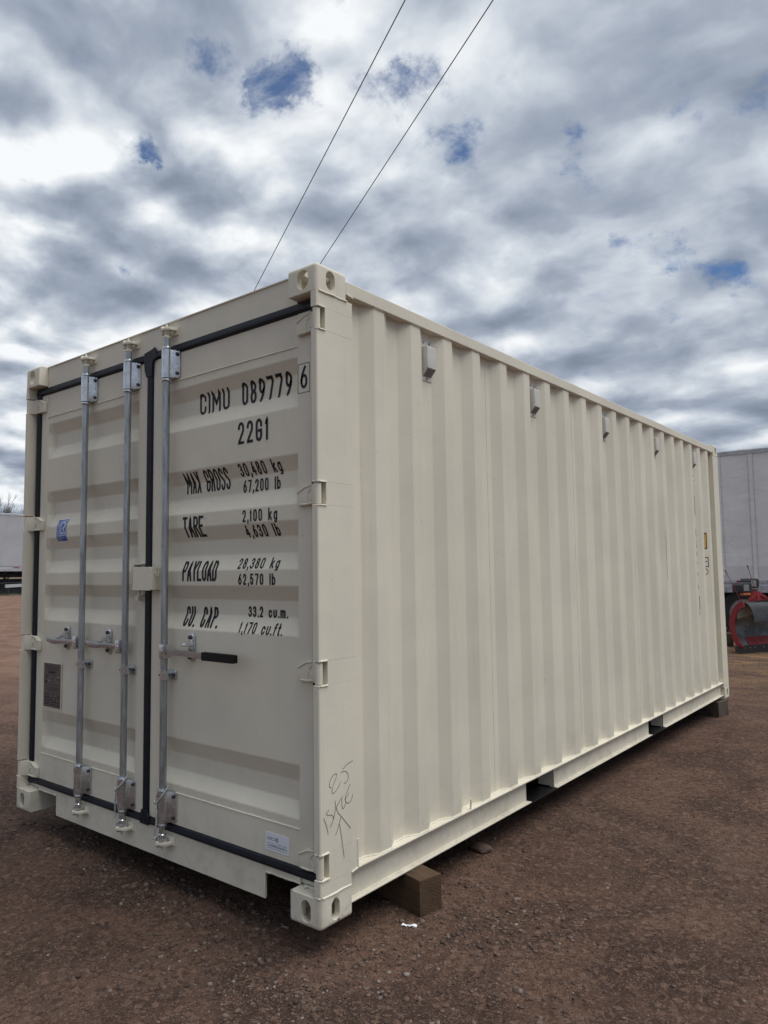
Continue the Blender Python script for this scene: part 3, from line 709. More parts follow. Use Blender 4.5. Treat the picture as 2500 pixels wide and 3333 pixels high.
# hinges: cast leaf on the door, ribs and rolled barrel in the post
def hinge_mesh(mir):
    sg = -1 if mir else 1; fx = lambda v: (W - v) if mir else v
    mb = MB()
    leaf = [(2.284, -0.040), (2.284, 0.020), (2.330, 0.038), (2.404, 0.043), (2.404, -0.043), (2.330, -0.044)]
    def P(pts): return [(fx(a), b) for a, b in pts][::(-1 if mir else 1)]
    # flat pad
    mb.prism(P([(2.282, -0.040), (2.282, 0.016), (2.332, 0.040), (2.372, 0.0425), (2.372, -0.040), (2.332, -0.041)]), 'y', 0.0390, 0.0572, 0.003)
    # strap that bows forward to the barrel
    strap = [(2.366, 0.0385), (2.384, 0.0350), (2.397, 0.0255), (2.407, 0.0100), (2.420, 0.012), (2.416, 0.036), (2.402, 0.050), (2.366, 0.0560)]
    mb.prism([(fx(a), b) for a, b in strap], 'z', -0.041, 0.0425, 0.0015)
    for pl in ([(2.284, 0.012), (2.334, 0.035), (2.366, 0.0385)], [(2.300, -0.036), (2.334, -0.037), (2.368, -0.034)]):
        mb.tube([(fx(a), 0.0388, b) for a, b in pl], 0.0042, 6)
    for pl in ([(2.362, 0.026), (2.345, 0.006), (2.366, -0.022)],):
        mb.tube([(fx(a), 0.0386, b) for a, b in pl], 0.0034, 6)
    mb.box(*sorted((fx(2.3415), fx(2.344))), 0.0374, 0.040, -0.036, 0.030, 0.0008)
    c = (fx(2.421), 0.0165)
    mb.lathe([(0.0135, -0.0415), (0.0150, -0.0400), (0.0150, 0.0395), (0.0135, 0.0410)], (c[0], c[1], 0), 24)
    mb.tube([(c[0], c[1], -0.047), (c[0], c[1], 0.047)], 0.006, 10)
    me = bpy.data.meshes.new('hinge'); mb.bm.to_mesh(me); mb.bm.free(); me.shade_smooth(); me.set_sharp_from_angle(angle=math.radians(35)); me.materials.append(M_paint)
    return me
hR, hL = hinge_mesh(0), hinge_mesh(1)
for hz in HZ:
    obj('hinge', hR, None, doorR, loc=(0, 0, hz)); obj('hinge', hL, None, doorL, loc=(0, 0, hz - 0.004))

# ------------------------------------------------------------------ lettering (stroke alphabet wrapped on the sheet)
def arc(cx, cy, rx, ry, a0, a1, n=9):
    return [(cx + rx * math.cos(math.radians(a0 + (a1 - a0) * i / n)), cy + ry * math.sin(math.radians(a0 + (a1 - a0) * i / n))) for i in range(n + 1)]
GL = {
 'C': [[(1, .70)] + arc(.5, .78, .5, .22, 0, 180) + arc(.5, .22, .5, .22, 180, 360) + [(1, .30)]],
 'G': [[(1, .72)] + arc(.5, .78, .5, .22, 0, 180) + arc(.5, .22, .5, .22, 180, 360) + [(1, .47), (.55, .47)]],
 'I': [[(.5, 0), (.5, 1)]], 'M': [[(0, 0), (0, 1), (.5, .38), (1, 1), (1, 0)]],
 'U': [[(0, 1)] + arc(.5, .22, .5, .22, 180, 360) + [(1, 1)]],
 '0': [arc(.5, .78, .5, .22, 0, 180) + arc(.5, .22, .5, .22, 180, 360) + [(1, .78)]],
 'O': [arc(.5, .78, .5, .22, 0, 180) + arc(.5, .22, .5, .22, 180, 360) + [(1, .78)]],
 '8': [arc(.5, .765, .43, .235, -90, 270, 16), arc(.5, .27, .5, .27, -90, 270, 16)],
 '9': [arc(.5, .70, .5, .30, -360, 0, 18)[::-1] + [(.97, .58), (.78, .32), (.28, 0)]],
 '6': [arc(.5, .30, .5, .30, -180, 180, 18)[::-1] + [(.03, .42), (.22, .68), (.72, 1)]],
 '7': [[(0, 1), (1, 1), (.93, .78), (.36, 0)]],
 '2': [[(.0, .76)] + arc(.5, .76, .5, .24, 175, 0) + [(.94, .58), (.06, .04), (.06, 0), (1, 0)]],
 '1': [[(.12, .80), (.55, .99), (.55, 0)]],
 '3': [arc(.47, .76, .47, .24, 165, -80, 10) + [(.45, .53)], arc(.46, .27, .54, .27, 80, -165, 12)],
 '4': [[(.72, 0), (.72, .62)], [(.55, 1), (0, .26), (1, .26)]],
 '5': [[(.92, 1), (.10, 1), (.06, .54)] + arc(.48, .32, .50, .31, 130, -165, 12)],
 'A': [[(0, 0), (.5, 1), (1, 0)], [(.16, .28), (.84, .28)]], 'X': [[(0, 0), (1, 1)], [(0, 1), (1, 0)]],
 'R': [[(0, 0), (0, 1), (.6, 1)] + arc(.6, .77, .4, .23, 90, -90, 8) + [(0, .54)], [(.55, .54), (1, 0)]],
 'P': [[(0, 0), (0, 1), (.6, 1)] + arc(.6, .75, .4, .25, 90, -90, 8) + [(0, .50)]],
 'S': [arc(.5, .76, .5, .24, 10, 200, 10) + [(.2, .60), (.8, .42)] + arc(.5, .24, .5, .24, 20, -170, 10)],
 'T': [[(0, 1), (1, 1)], [(.5, 1), (.5, 0)]], 'E': [[(1, 1), (0, 1), (0, 0), (1, 0)], [(0, .53), (.8, .53)]],
 'Y': [[(0, 1), (.5, .48), (1, 1)], [(.5, .48), (.5, 0)]], 'L': [[(0, 1), (0, 0), (1, 0)]],
 'D': [[(0, 0), (0, 1), (.45, 1)] + arc(.45, .72, .55, .28, 90, 0, 5) + arc(.45, .28, .55, .28, 0, -90, 5) + [(0, 0)]],
 '.': [[(.3, 0), (.7, 0)]], ',': [[(.65, .05), (.25, -.16)]],
 'k': [[(0, 0), (0, 1)], [(.9, .68), (.05, .32)], [(.32, .42), (1, 0)]],
 'g': [arc(.5, .34, .5, .34, 0, 360, 16), [(1, .68), (1, -.10)] + arc(.5, -.08, .5, .16, 0, -120, 5)],
 'l': [[(.5, 0), (.5, 1)]], 'b': [[(0, 0), (0, 1)], arc(.5, .34, .5, .34, 0, 360, 16)],
 'c': [arc(.5, .46, .5, .22, 10, 180) + arc(.5, .22, .5, .22, 180, 350)],
 'u': [[(0, .68)] + arc(.5, .2, .5, .2, 180, 360) + [(1, .68)]],
 'm': [[(0, 0), (0, .68)], [(0, .55), (.2, .68), (.4, .66), (.5, .55), (.5, 0)], [(.5, .55), (.7, .68), (.9, .66), (1, .55), (1, 0)]],
 'f': [[(.3, 0), (.3, .85), (.5, 1), (1, 1)], [(0, .66), (.9, .66)]], 't': [[(.4, 1), (.4, .12), (.6, 0), (1, 0)], [(0, .68), (.95, .68)]],
}
NARR = {'I': .25, '1': .62, 'l': .25, '.': .28, ',': .28, 'M': 1.3, 'm': 1.45, 'f': .75, 't': .75, '4': 1.05, ' ': 0.9}
def ribbon(pl, w, place, off):
    # pl in metres on the flat, place(u, v, off) -> 3D
    q = [Vector(pl[0])]
    for a, b in zip(pl, pl[1:]):
        a = Vector(a); b = Vector(b); n = max(1, int((b - a).length / 0.0045))
        for i in range(1, n + 1): q.append(a.lerp(b, i / n))
    v = []; f = []; N = len(q); closed = (q[0] - q[-1]).length < 1e-6
    for i, p in enumerate(q):
        a = q[i - 1] if i else (q[-2] if closed else p); b = q[i + 1] if i < N - 1 else (q[1] if closed else p)
        t1 = (p - a); t2 = (b - p)
        t1 = t1.normalized() if t1.length > 1e-9 else t2.normalized(); t2 = t2.normalized() if t2.length > 1e-9 else t1
        n1 = Vector((-t1.y, t1.x)); n2 = Vector((-t2.y, t2.x)); m_ = (n1 + n2)
        m_ = m_.normalized() if m_.length > 0.2 else n1
        k = 1 / max(0.55, m_.dot(n1))
        ext = Vector((0, 0))
        if not closed and i == 0: ext = -t2 * w * 0.5
        if not closed and i == N - 1: ext = t1 * w * 0.5
        v.append(place(*(p + m_ * w / 2 * k + ext), off)); v.append(place(*(p - m_ * w / 2 * k + ext), off))
    for i in range(N - 1): f.append((2 * i + 1, 2 * i + 3, 2 * i + 2, 2 * i))
    return v, f
def text_on(mb, s, x0, x1, z0, h, w, place, gapk=.42):
    adv = []
    for ch in s: adv.append(NARR.get(ch, 1.0))
    tot = sum(adv) + gapk * (len(s) - 1)
    u = (x1 - x0) / tot; x = x0; k = 0
    for ch, a in zip(s, adv):
        cw = a * u
        if ch != ' ':
            for st in GL[ch]:
                pts = [(x + w / 2 + px * max(0.001, cw - w), z0 + w / 2 + pz * (h - w)) for px, pz in st]
                v, f = ribbon(pts, w, place, 0.0012 + 0.0002 * (k % 4)); mb.faces(v, f); k += 1
        x += cw + gapk * u
def on_door(x, z, off): return (x, surf_y(x, z) - off, z)
rows = [('CIMU', 1.5722, 1.7908, 2.0996, 0.1, 0.0125, 0.35), ('089779', 1.878, 2.2008, 2.0995, 0.103, 0.013, 0.4), ('6', 2.289, 2.329, 2.101, 0.095, 0.0115, 0), ('22G1', 1.8895, 2.0927, 1.9157, 0.1, 0.013, 0.42), ('MAX GROSS', 1.4759, 1.7989, 1.7259, 0.1, 0.0100, 0.2), ('30,480 kg', 1.8784, 2.1479, 1.7744, 0.056, 0.0076, 0.42), ('67,200 lb', 1.887, 2.128, 1.7017, 0.056, 0.0076, 0.42), ('TARE', 1.489, 1.6458, 1.5148, 0.098, 0.0118, 0.12), ('2,100 kg', 1.9204, 2.1426, 1.5671, 0.053, 0.0076, 0.42), ('4,630 lb', 1.921, 2.1372, 1.4999, 0.053, 0.0076, 0.42), ('PAYLOAD', 1.4887, 1.7444, 1.309, 0.094, 0.0118, 0.12), ('28,380 kg', 1.8814, 2.1451, 1.3621, 0.047, 0.0072, 0.42), ('62,570 lb', 1.8935, 2.1306, 1.2921, 0.049, 0.0076, 0.42), ('CU. CAP.', 1.4805, 1.7336, 1.0963, 0.094, 0.0118, 0.26), ('33.2 cu.m.', 1.9224, 2.1695, 1.1518, 0.047, 0.0078, 0.36), ('1,170 cu.ft.', 1.8897, 2.1661, 1.0817, 0.049, 0.0075, 0.36)]
for s, x0, x1, z0, h, w, gk in rows:
    mb = MB(); text_on(mb, s, x0, x1, z0, h, w, on_door, gk if gk else .4); obj('lettering', mb, M_ink, doorR, smooth=0)
mb = MB()
v, f = ribbon([(2.275, 2.084), (2.341, 2.084), (2.341, 2.206), (2.275, 2.206), (2.275, 2.084)], .0024, on_door, .0009); mb.faces(v, f)
obj('lettering_frame', mb, M_ink, doorR, smooth=0)

# flat text from the built-in fonts, for the stickers and plates
def flat_text(s, x0, x1, z0, z1, y, rot=False):
    cu = bpy.data.curves.new('t', 'FONT'); cu.body = s; cu.size = 1.0; cu.resolution_u = 2
    o = bpy.data.objects.new('t', cu); COL.objects.link(o); dg = bpy.context.evaluated_depsgraph_get(); dg.update()
    me = bpy.data.meshes.new_from_object(o.evaluated_get(dg)); bpy.data.objects.remove(o)
    if len(me.vertices) == 0: return [], []
    P = np.array([v.co[:2] for v in me.vertices]); lo = P.min(0); hi = P.max(0); P = (P - lo) / np.maximum(hi - lo, 1e-6)
    if rot: P = np.stack([1 - P[:, 1], P[:, 0]], -1)
    vs = [(x0 + a * (x1 - x0), y, z0 + b * (z1 - z0)) for a, b in P]
    return vs, [tuple(p.vertices) for p in me.polygons]
def addtext(mb, *a, wrap=None, **k):
    v, f = flat_text(*a, **k)
    if wrap: v = [wrap(p) for p in v]
    if v: mb.faces(v, f)
# maker's label at the foot of the right door
yb = DO - 0.0012 + 0.0
mb = MB(); mb.prism([(2.074, .208), (2.205, .208), (2.210, .213), (2.210, .275), (2.205, .280), (2.074, .280), (2.069, .275), (2.069, .213)], 'y', 0.0588, 0.0602)
lab = obj('sticker', mb, M_white, doorR, 'white maker label printed in navy')
mb = MB(); y_ = 0.0585
addtext(mb, 'CIMC', 2.079, 2.119, .249, .262, y_); addtext(mb, '中集', 2.123, 2.146, .246, .265, y_)
addtext(mb, 'www.tccimccontainer.com  0086-512-53525370', 2.081, 2.196, .2365, .2405, y_)
addtext(mb, '太仓中集特种物流装备有限公司', 2.081, 2.198, .2235, .2325, y_)
addtext(mb, 'Taicang CIMC Special Logistics Equipment Co., Ltd', 2.081, 2.198, .2155, .2200, y_)
obj('print', mb, M_navy, doorR, smooth=0)
# dark data plate on the left door
mb = MB(); mb.box(0.186, 0.388, 0.0568, 0.0595, 0.590, 0.846, 0.0008); obj('plate_rim', mb, M_paint, doorL)
mb = MB(); mb.box(0.191, 0.379, 0.0555, 0.0567, 0.595, 0.841); obj('data_plate', mb, M_plate, doorL, 'dark metal data plate')
mb = MB(); y_ = 0.0551
addtext(mb, 'APPROVED FOR TRANSPORT', .208, .362, .818, .826, y_); addtext(mb, 'UNDER CUSTOMS SEAL', .222, .350, .804, .812, y_)
addtext(mb, 'CSC SAFETY APPROVAL', .215, .352, .692, .700, y_)
for (a, b, z, t) in ((.193, .377, .776, .0018), (.193, .377, .756, .0012), (.193, .377, .749, .0012), (.193, .377, .722, .0016), (.193, .377, .707, .0016), (.235, .330, .786, .0012), (.235, .330, .798, .0012), (.193, .377, .601, .0014), (.228, .315, .687, .0012), (.228, .315, .675, .0012)):
    mb.box(a, b, y_ - 0.0002, y_, z - t / 2, z + t / 2)
for z in (.765, .739, .733): mb.box(.2, .235, y_ - .0002, y_, z - .0025, z + .0025)
for i, z in enumerate((.664, .651, .638, .625, .612)):
    mb.box(.197, .255 + .006 * (i % 3), y_ - .0002, y_, z - .0022, z + .0022); mb.box(.272, .335 + .004 * (i % 2), y_ - .0002, y_, z - .0022, z + .0022)
    if i != 2: mb.box(.345, .374, y_ - .0002, y_, z - .003, z + .001)
mb.box(.246, .320, y_ - .0002, y_, .788, .796)
obj('print', mb, M_ink, doorL, smooth=0)
mb = MB()
for a, b, z in ((.232, .262, .745), (.312, .327, .752), (.345, .370, .769), (.285, .300, .66), (.318, .33, .662), (.30, .315, .645)): mb.box(a, b, y_ - .0006, y_ - .0003, z - .003, z + .003)
obj('rivet_marks', mb, M_platelite, doorL)
# blue certification sticker wrapped over the folds
def on_doorp(o_): return lambda p: (p[0], surf_y(p[0], p[2]) - o_, p[2])
def patch(x0, x1, z0, z1, off):
    zs = sorted({z0, z1, *[z for z, d in LV if z0 < z < z1]}); zz = []
    for a, b in zip(zs, zs[1:]): zz += [a + (b - a) * i / 6 for i in range(6)]
    zz.append(z1); v = []; f = []
    for z in zz: v += [(x0, surf_y((x0 + x1) / 2, z) - off, z), (x1, surf_y((x0 + x1) / 2, z) - off, z)]
    for i in range(len(zz) - 1): f.append((2 * i, 2 * i + 1, 2 * i + 3, 2 * i + 2))
    return v, f
mb = MB(); mb.faces(*patch(.285, .405, 1.536, 1.668, .0008)); obj('sticker', mb, M_white, doorL, 'white border of the blue sticker', smooth=0)
mb = MB(); mb.faces(*patch(.289, .401, 1.540, 1.664, .0013)); obj('sticker', mb, M_blue, doorL, 'blue certification sticker folded over the ribs', smooth=0)
mb = MB()
def st(pl, w):
    v, f = ribbon(pl, w, lambda x, z, o_: (x, surf_y(.35, z) - o_, z), .0019); mb.faces(v, f)
st([(.325, 1.573), (.393, 1.573), (.393, 1.655), (.325, 1.655), (.325, 1.573)], .0035)
st([(.339, 1.645), (.339, 1.585), (.365, 1.585)], .0065)
st([(.350, 1.646), (.370, 1.646), (.379, 1.640), (.383, 1.630), (.378, 1.618), (.360, 1.612), (.383, 1.584)], .0060)
addtext(mb, 'CERTIFIED', .297, .313, 1.572, 1.653, .0, rot=True, wrap=lambda p: (p[0], surf_y(.35, p[2]) - .0019, p[2]))
for i, (s, e) in enumerate((('CONTAINER', .352), ('CERTIFICATION', .375), ('SCHEME', .342))):
    addtext(mb, s, .300, e, 1.5625 - .0085 * i, 1.5685 - .0085 * i, .0, wrap=lambda p: (p[0], surf_y(.35, p[2]) - .0019, p[2]))
obj('print', mb, M_white, doorL, smooth=0)

# marker writing on the corner post
HAND = [[(0.132,0.57),(0.145,0.578),(0.159,0.584),(0.191,0.59)],[(0.119,0.559),(0.129,0.561),(0.144,0.559),(0.157,0.551),(0.164,0.534),(0.158,0.521),(0.148,0.514),(0.138,0.515)],
 [(0.063,0.515),(0.055,0.518),(0.054,0.532),(0.062,0.549),(0.078,0.56),(0.093,0.561),(0.092,0.548),(0.08,0.53),(0.069,0.51),(0.068,0.496),(0.074,0.491),(0.089,0.496),(0.106,0.511),(0.116,0.525)],
 [(0.173,0.502),(0.159,0.484),(0.146,0.466),(0.145,0.451),(0.15,0.438),(0.162,0.433),(0.177,0.437),(0.185,0.45),(0.187,0.46)],[(0.165,0.471),(0.154,0.46),(0.14,0.451)],[(0.126,0.469),(0.123,0.452),(0.125,0.429),(0.13,0.419),(0.14,0.427),(0.147,0.44)],
 [(0.085,0.46),(0.086,0.447),(0.089,0.434),(0.103,0.409),(0.117,0.396)],[(0.12,0.462),(0.1,0.443),(0.087,0.43),(0.08,0.409),(0.072,0.39),(0.057,0.371)],[(0.048,0.434),(0.035,0.426),(0.043,0.417),(0.063,0.413),(0.074,0.402),(0.072,0.394)],
 [(0.02,0.411),(0.033,0.384),(0.044,0.348)],[(0.086,0.333),(0.104,0.363),(0.115,0.389),(0.12,0.392),(0.136,0.375),(0.173,0.334)],[(0.109,0.366),(0.118,0.323),(0.134,0.234)]]
def catmull(p, n=5):
    p = [Vector(a) for a in p]; q = []
    for i in range(len(p) - 1):
        a = p[max(i - 1, 0)]; b = p[i]; c = p[i + 1]; d = p[min(i + 2, len(p) - 1)]
        for k in range(n):
            t = k / n; q.append(0.5 * ((2 * b) + (c - a) * t + (2 * a - 5 * b + 4 * c - d) * t * t + (3 * b - a - 3 * c + d) * t ** 3))
    q.append(p[-1]); return [tuple(a) for a in q]
mb = MB()
for i, s in enumerate(HAND):
    v, f = ribbon(catmull(s), .0019, lambda y, z, o_: (2.4375 + o_, y, z), .0006 + .0001 * i); mb.faces(v, f)
obj('handwriting', mb, M_marker, rpost, 'black marker scrawl with an arrow pointing up', smooth=0)

# side lettering and warning decals near the far end, wrapped on the ribs
def on_side(y, z, o_): return (side_x(y) + o_ + 0.0004, y, z)
mb = MB(); k = 0
for i, ch in enumerate('CIMU 089779 6'):
    if ch == ' ': continue
    zt = 2.235 - i * 0.1065; cw = 0.065 * NARR.get(ch, 1.0)
    y0 = 5.287 - cw
    for st_ in GL[ch]:
        pts = [(y0 + px * cw, zt - 0.088 + pz * 0.086) for px, pz in st_]
        v, f = ribbon(pts, .010, on_side, .0009 + .0002 * (k % 4)); mb.faces(v, f); k += 1
v, f = ribbon([(5.20, .93), (5.296, .93), (5.296, 1.05), (5.20, 1.05), (5.20, .93)], .004, on_side, .0009); mb.faces(v, f)
v, f = ribbon([(5.44, 1.335), (5.60, 1.335), (5.60, 1.425), (5.44, 1.425)], .008, on_side, .001); mb.faces(v, f)
v, f = ribbon([(5.50, 1.35), (5.585, 1.39)], .006, on_side, .0012); mb.faces(v, f)
v, f = ribbon(arc(5.55, 1.285, .045, .03, 90, -90, 6), .006, on_side, .001); mb.faces(v, f)
v, f = ribbon([(5.44, 1.515), (5.59, 1.515), (5.59, 1.665), (5.44, 1.665)], .009, on_side, .0016); mb.faces(v, f)
v, f = ribbon([(5.53, 1.56), (5.53, 1.63)], .012, on_side, .0016); mb.faces(v, f)
obj('lettering', mb, M_ink, box, smooth=0)
mb = MB(); v = []; f = []
for i in range(31):
    y = 5.44 + .15 * i / 30; v += [on_side(y, 1.515, .0009), on_side(y, 1.665, .0009)]
for i in range(30): f.append((2 * i, 2 * i + 2, 2 * i + 3, 2 * i + 1))
mb.faces(v, f); obj('sticker', mb, M_yellow, box, 'yellow and black warning sticker at the far end', smooth=0)

mb = MB(); v, f = ribbon([(4.268, 1.64), (4.269, 1.50), (4.268, 1.40), (4.270, 1.24)], .007, on_side, .0005); mb.faces(v, f)
obj('scuff_mark', mb, simple('grey rub mark', (0.36, 0.34, 0.29), 0.7, var=.4, scale=30), box, smooth=0)

# ------------------------------------------------------------------ lock rods and fittings
RODS = ((0.657, doorL), (1.073, doorL), (1.406, doorR)); RY = 0.022
def fit(name, mbf, mat, items, smooth=35):
    me = None; out = []
    for (par, loc) in items:
        if me is None:
            mb = mbf(); me = bpy.data.meshes.new(name); mb.bm.to_mesh(me); mb.bm.free(); me.shade_smooth(); me.set_sharp_from_angle(angle=math.radians(smooth)); me.materials.append(mat)
        out.append(obj(name, me, None, par, loc=loc))
    return out
fit('lock_rod', lambda: MB().lathe([(.0165, .185), (.0165, 2.50)], (0, 0, 0), 20), M_galv, [(d, (x, RY, 0)) for x, d in RODS])
def sleeve(top):
    def mk():
        mb = MB(); s = 1 if top else -1
        mb.lathe([(.0255, -.070), (.0255, .070)], (0, 0, 0), 24)
        for zz in ((.074, .086) if top else (-.086, -.074)), (): 
            if zz: mb.lathe([(.0215, zz[0]), (.0225, (zz[0] + zz[1]) / 2), (.0205, zz[1])], (0, 0, 0), 20)
        z0 = -.086 if top else .074
        mb.lathe([(.0215, z0), (.0240, z0 + .004), (.0225, z0 + .012)], (0, 0, 0), 20)
        # wrap and flange back to the door
        mb.prism([(-.0235, -.002), (-.0235, .032), (.0235, .032), (.0235, -.002)], 'z', -.0695, .0695, .001)
        fl = [(-.045, -.062), (-.037, -.071), (.052, -.071), (.062, -.060), (.062, .060), (.052, .071), (-.037, .071), (-.045, .062)]
        mb.prism(fl, 'y', .0285, .0350, .001)
        mb.prism([(.010, -.0215), (.0225, -.008), (.0265, .006), (.034, .018), (.046, .0268), (.050, .0300), (.0, .0300)], 'z', -.0692, .0692, .001)
        mb.prism([(.040, -.004), (.050, -.004), (.0465, .010), (.0475, .028), (.0435, .028), (.0445, .010)], 'y', .026, .029)
        return mb
    return mk
fit('rod_bracket', sleeve(True), M_bright, [(d, (x, RY, 2.366)) for x, d in RODS])
fit('rod_bracket', sleeve(False), M_bright, [(d, (x, RY, 0.262)) for x, d in RODS])
def bolt(r, y0, y1, seg=8):
    return lambda: MB().cyl((0, y0, 0), (0, y1, 0), r, r * .9, seg)
fit('bolt', bolt(.0085, .0285, .018), M_bolt, [(d, (x + a, RY, z + b)) for x, d in RODS for z in (2.366, 0.262) for a in (.050, -.034) for b in (-.048, .048)])
fit('stud', bolt(.0048, -.0185, -.0130), M_bolt, [(d, (x - .0185, RY, z + b)) for x, d in RODS for z in (2.366, 0.262) for b in (-.048, .048)])
def guide():
    mb = MB()
    mb.lathe([(.0200, -.0215), (.0200, .0215)], (0, 0, 0), 22)
    mb.prism([(-.0200, 0), (-.0200, .030), (.0200, .030), (.0200, 0)], 'z', -.0213, .0213, .001)
    mb.prism([(-.040, -.0215), (.045, -.0215), (.050, -.016), (.050, .016), (.045, .0215), (-.040, .0215)], 'y', .0300, .0348, .001)
    return mb
fit('rod_guide', guide, M_bright, [(d, (x, RY, 0.868)) for x, d in RODS])
fit('bolt', bolt(.0080, .0300, .021), M_bolt, [(d, (x + .038, RY, 0.868)) for x, d in RODS])
fit('stud', bolt(.0048, -.0165, -.0110), M_bolt, [(d, (x - .0155, RY, 0.868)) for x, d in RODS])

# cams at the rod ends and keepers on header and sill
def cam_piece(s):
    def mk():
        mb = MB()
        mb.lathe([(.0155, 0), (.0150, s * .022), (.0185, s * .026), (.0185, s * .034), (.0120, s * .040), (.0120, s * .056)] if s > 0 else [(.0120, -.056), (.0120, -.040), (.0185, -.034), (.0185, -.026), (.0150, -.022), (.0155, 0)], (0, 0, 0), 16)
        z0, z1 = sorted((s * .044, s * .062))
        mb.prism([(-.012, -.014), (.014, -.012), (.016, .016), (-.010, .014)], 'z', z0, z1, .003)
        mb.prism([(-.034, -.012), (-.012, -.018), (-.006, .004), (-.030, .008)], 'z', *sorted((s * .046, s * .086)), bev=.003)
        mb.prism([(.004, -.016), (.016, -.014), (.018, .012), (.006, .012)], 'z', *sorted((s * .050, s * .080)), bev=.003)
        return mb
    return mk
def keeper(s):
    def mk():
        mb = MB()
        mb.prism([(-.030, s * .040), (.052, s * .040), (.056, s * .078), (-.026, s * .080)], 'y', .026, .034, .002)
        mb.prism([(.020, .030), (.044, .030), (.038, -.006), (.024, -.016), (-.006, -.026), (-.012, -.018), (.014, -.006)], 'z', *sorted((s * .060, s * .074)), bev=.003)
        mb.prism([(-.028, .030), (-.010, .030), (-.010, .006), (-.022, .002)], 'z', *sorted((s * .056, s * .086)), bev=.003)
        mb.sphere((-.010, -.021, s * .067), .0095, (1, 1, 1.5), 2)
        mb.cyl((.006, -.008, s * .066), (.006, -.008, s * .092), .0075, .006, 10, .001)
        return mb
    return mk
fit('cam', cam_piece(1), M_paint, [(d, (x, RY, 2.470)) for x, d in RODS])
fit('cam_keeper', keeper(1), M_paint, [(box, (x, RY, 2.470)) for x, d in RODS])
fit('cam', cam_piece(-1), M_bright, [(d, (x, RY, 0.165)) for x, d in RODS])
fit('cam_keeper', keeper(-1), M_paint, [(box, (x, RY, 0.165)) for x, d in RODS])

# handles: hub on the rod, bar, retainer
def hub():
    mb = MB(); mb.prism([(-.014, -.034), (.012, -.034), (.016, -.026), (.016, .028), (.010, .034), (-.014, .034), (-.019, .028), (-.019, -.028)], 'y', -.026, -.018, .002)
    mb.box(-.019, -.012, -.024, .016, -.032, .032, .002); mb.box(.010, .016, -.024, .016, -.032, .032, .002)
    mb.cyl((-.002, -.031, 0), (-.002, -.024, 0), .0075, .006, 12)
    return mb
fit('handle_hub', hub, M_bright, [(doorL, (0.657 - .030, RY, 0.982)), (doorL, (1.073 - .030, RY, 0.982)), (doorR, (1.406 + .014, RY, 0.980))])
def bar(path, hw, t=.0045):
    mb = MB(); b = bmesh.new(); rings = []
    for x, y, z, k in path: rings.append([b.verts.new((x, y - t, z + hw * k)), b.verts.new((x, y + t, z + hw * k)), b.verts.new((x, y + t, z - hw * k)), b.verts.new((x, y - t, z - hw * k))])
    for a, c in zip(rings, rings[1:]):
        for k in range(4): b.faces.new((a[k], a[(k + 1) % 4], c[(k + 1) % 4], c[k]))
    b.faces.new(rings[0]); b.faces.new(rings[-1][::-1]); mb._merge(b, .0012); return mb
def lhandle():
    return bar([(-.02, -.004, 0, .8), (-.10, -.002, -.001, .8), (-.15, .004, -.002, 1.0), (-.19, .000, -.002, .9), (-.235, -.010, -.004, 1.1), (-.285, -.012, -.003, 1.25), (-.345, -.008, .003, .9), (-.352, -.008, .004, .6)], .0135, .006)
fit('handle', lhandle, M_zinc, [(doorL, (0.645, RY + .004, 0.982)), (doorL, (1.061, RY + .004, 0.982))])
obj('handle', bar([(1.425, .012, .980, 1), (1.53, .012, .980, 1), (1.575, .014, .980, 1), (1.62, .006, .980, 1), (1.665, -.006, .980, 1), (1.745, -.010, .980, 1)], .0135, .0055), M_zinc, doorR)
mb = bar([(1.740, -.010, .980, 1), (1.750, -.010, .980, 1.05), (1.955, -.012, .980, 1.05), (1.966, -.012, .980, .9)], .0175, .0095); obj('handle_grip', mb, M_grip, doorR, 'black plastic grip')
def retainer(flip):
    def mk():
        mb = MB(); s = -1 if flip else 1
        mb.prism(stadium(0, 0, .036, .132), 'y', .0325, .0360, .001); mb.prism(stadium(-.006, 0, .032, .122), 'y', .0275, .0325, .001)
        # bent hasp folding over the bar
        mb.prism([(.030, .010), (.022, .016), (-.012, .022), (-.014, .014), (.016, .008), (.024, .002)] if not flip else [(.030, .028), (.020, .034), (-.006, .018), (-.030, .006), (-.026, -.002), (.002, .010)], 'x', -.012, .012, .001)
        mb.prism([(-.036, -.004), (-.022, .006), (.014, .010), (.018, .000), (-.010, -.008), (-.030, -.012)], 'z', .006, .013, .001)
        mb.prism([(-.030, -.006), (.012, .004), (.010, .014), (-.024, .006)], 'z', -.026, -.019, .001)
        mb.box(-.014, .008, .004, .028, -.030, -.023, .001)
        return mb
    return mk
fit('handle_retainer', retainer(True), M_bright, [(doorL, (0.452, RY, 0.996)), (doorL, (0.877, RY, 0.996))])
fit('handle_retainer', retainer(False), M_bright, [(doorR, (1.578, RY, 1.004))])
fit('bolt', bolt(.0100, .0275, .018), M_bolt, [(d, (x - .006, RY, z + b)) for d, x, z in ((doorL, 0.452, 0.996), (doorL, 0.877, 0.996), (doorR, 1.578, 1.004)) for b in (.046, -.046)])

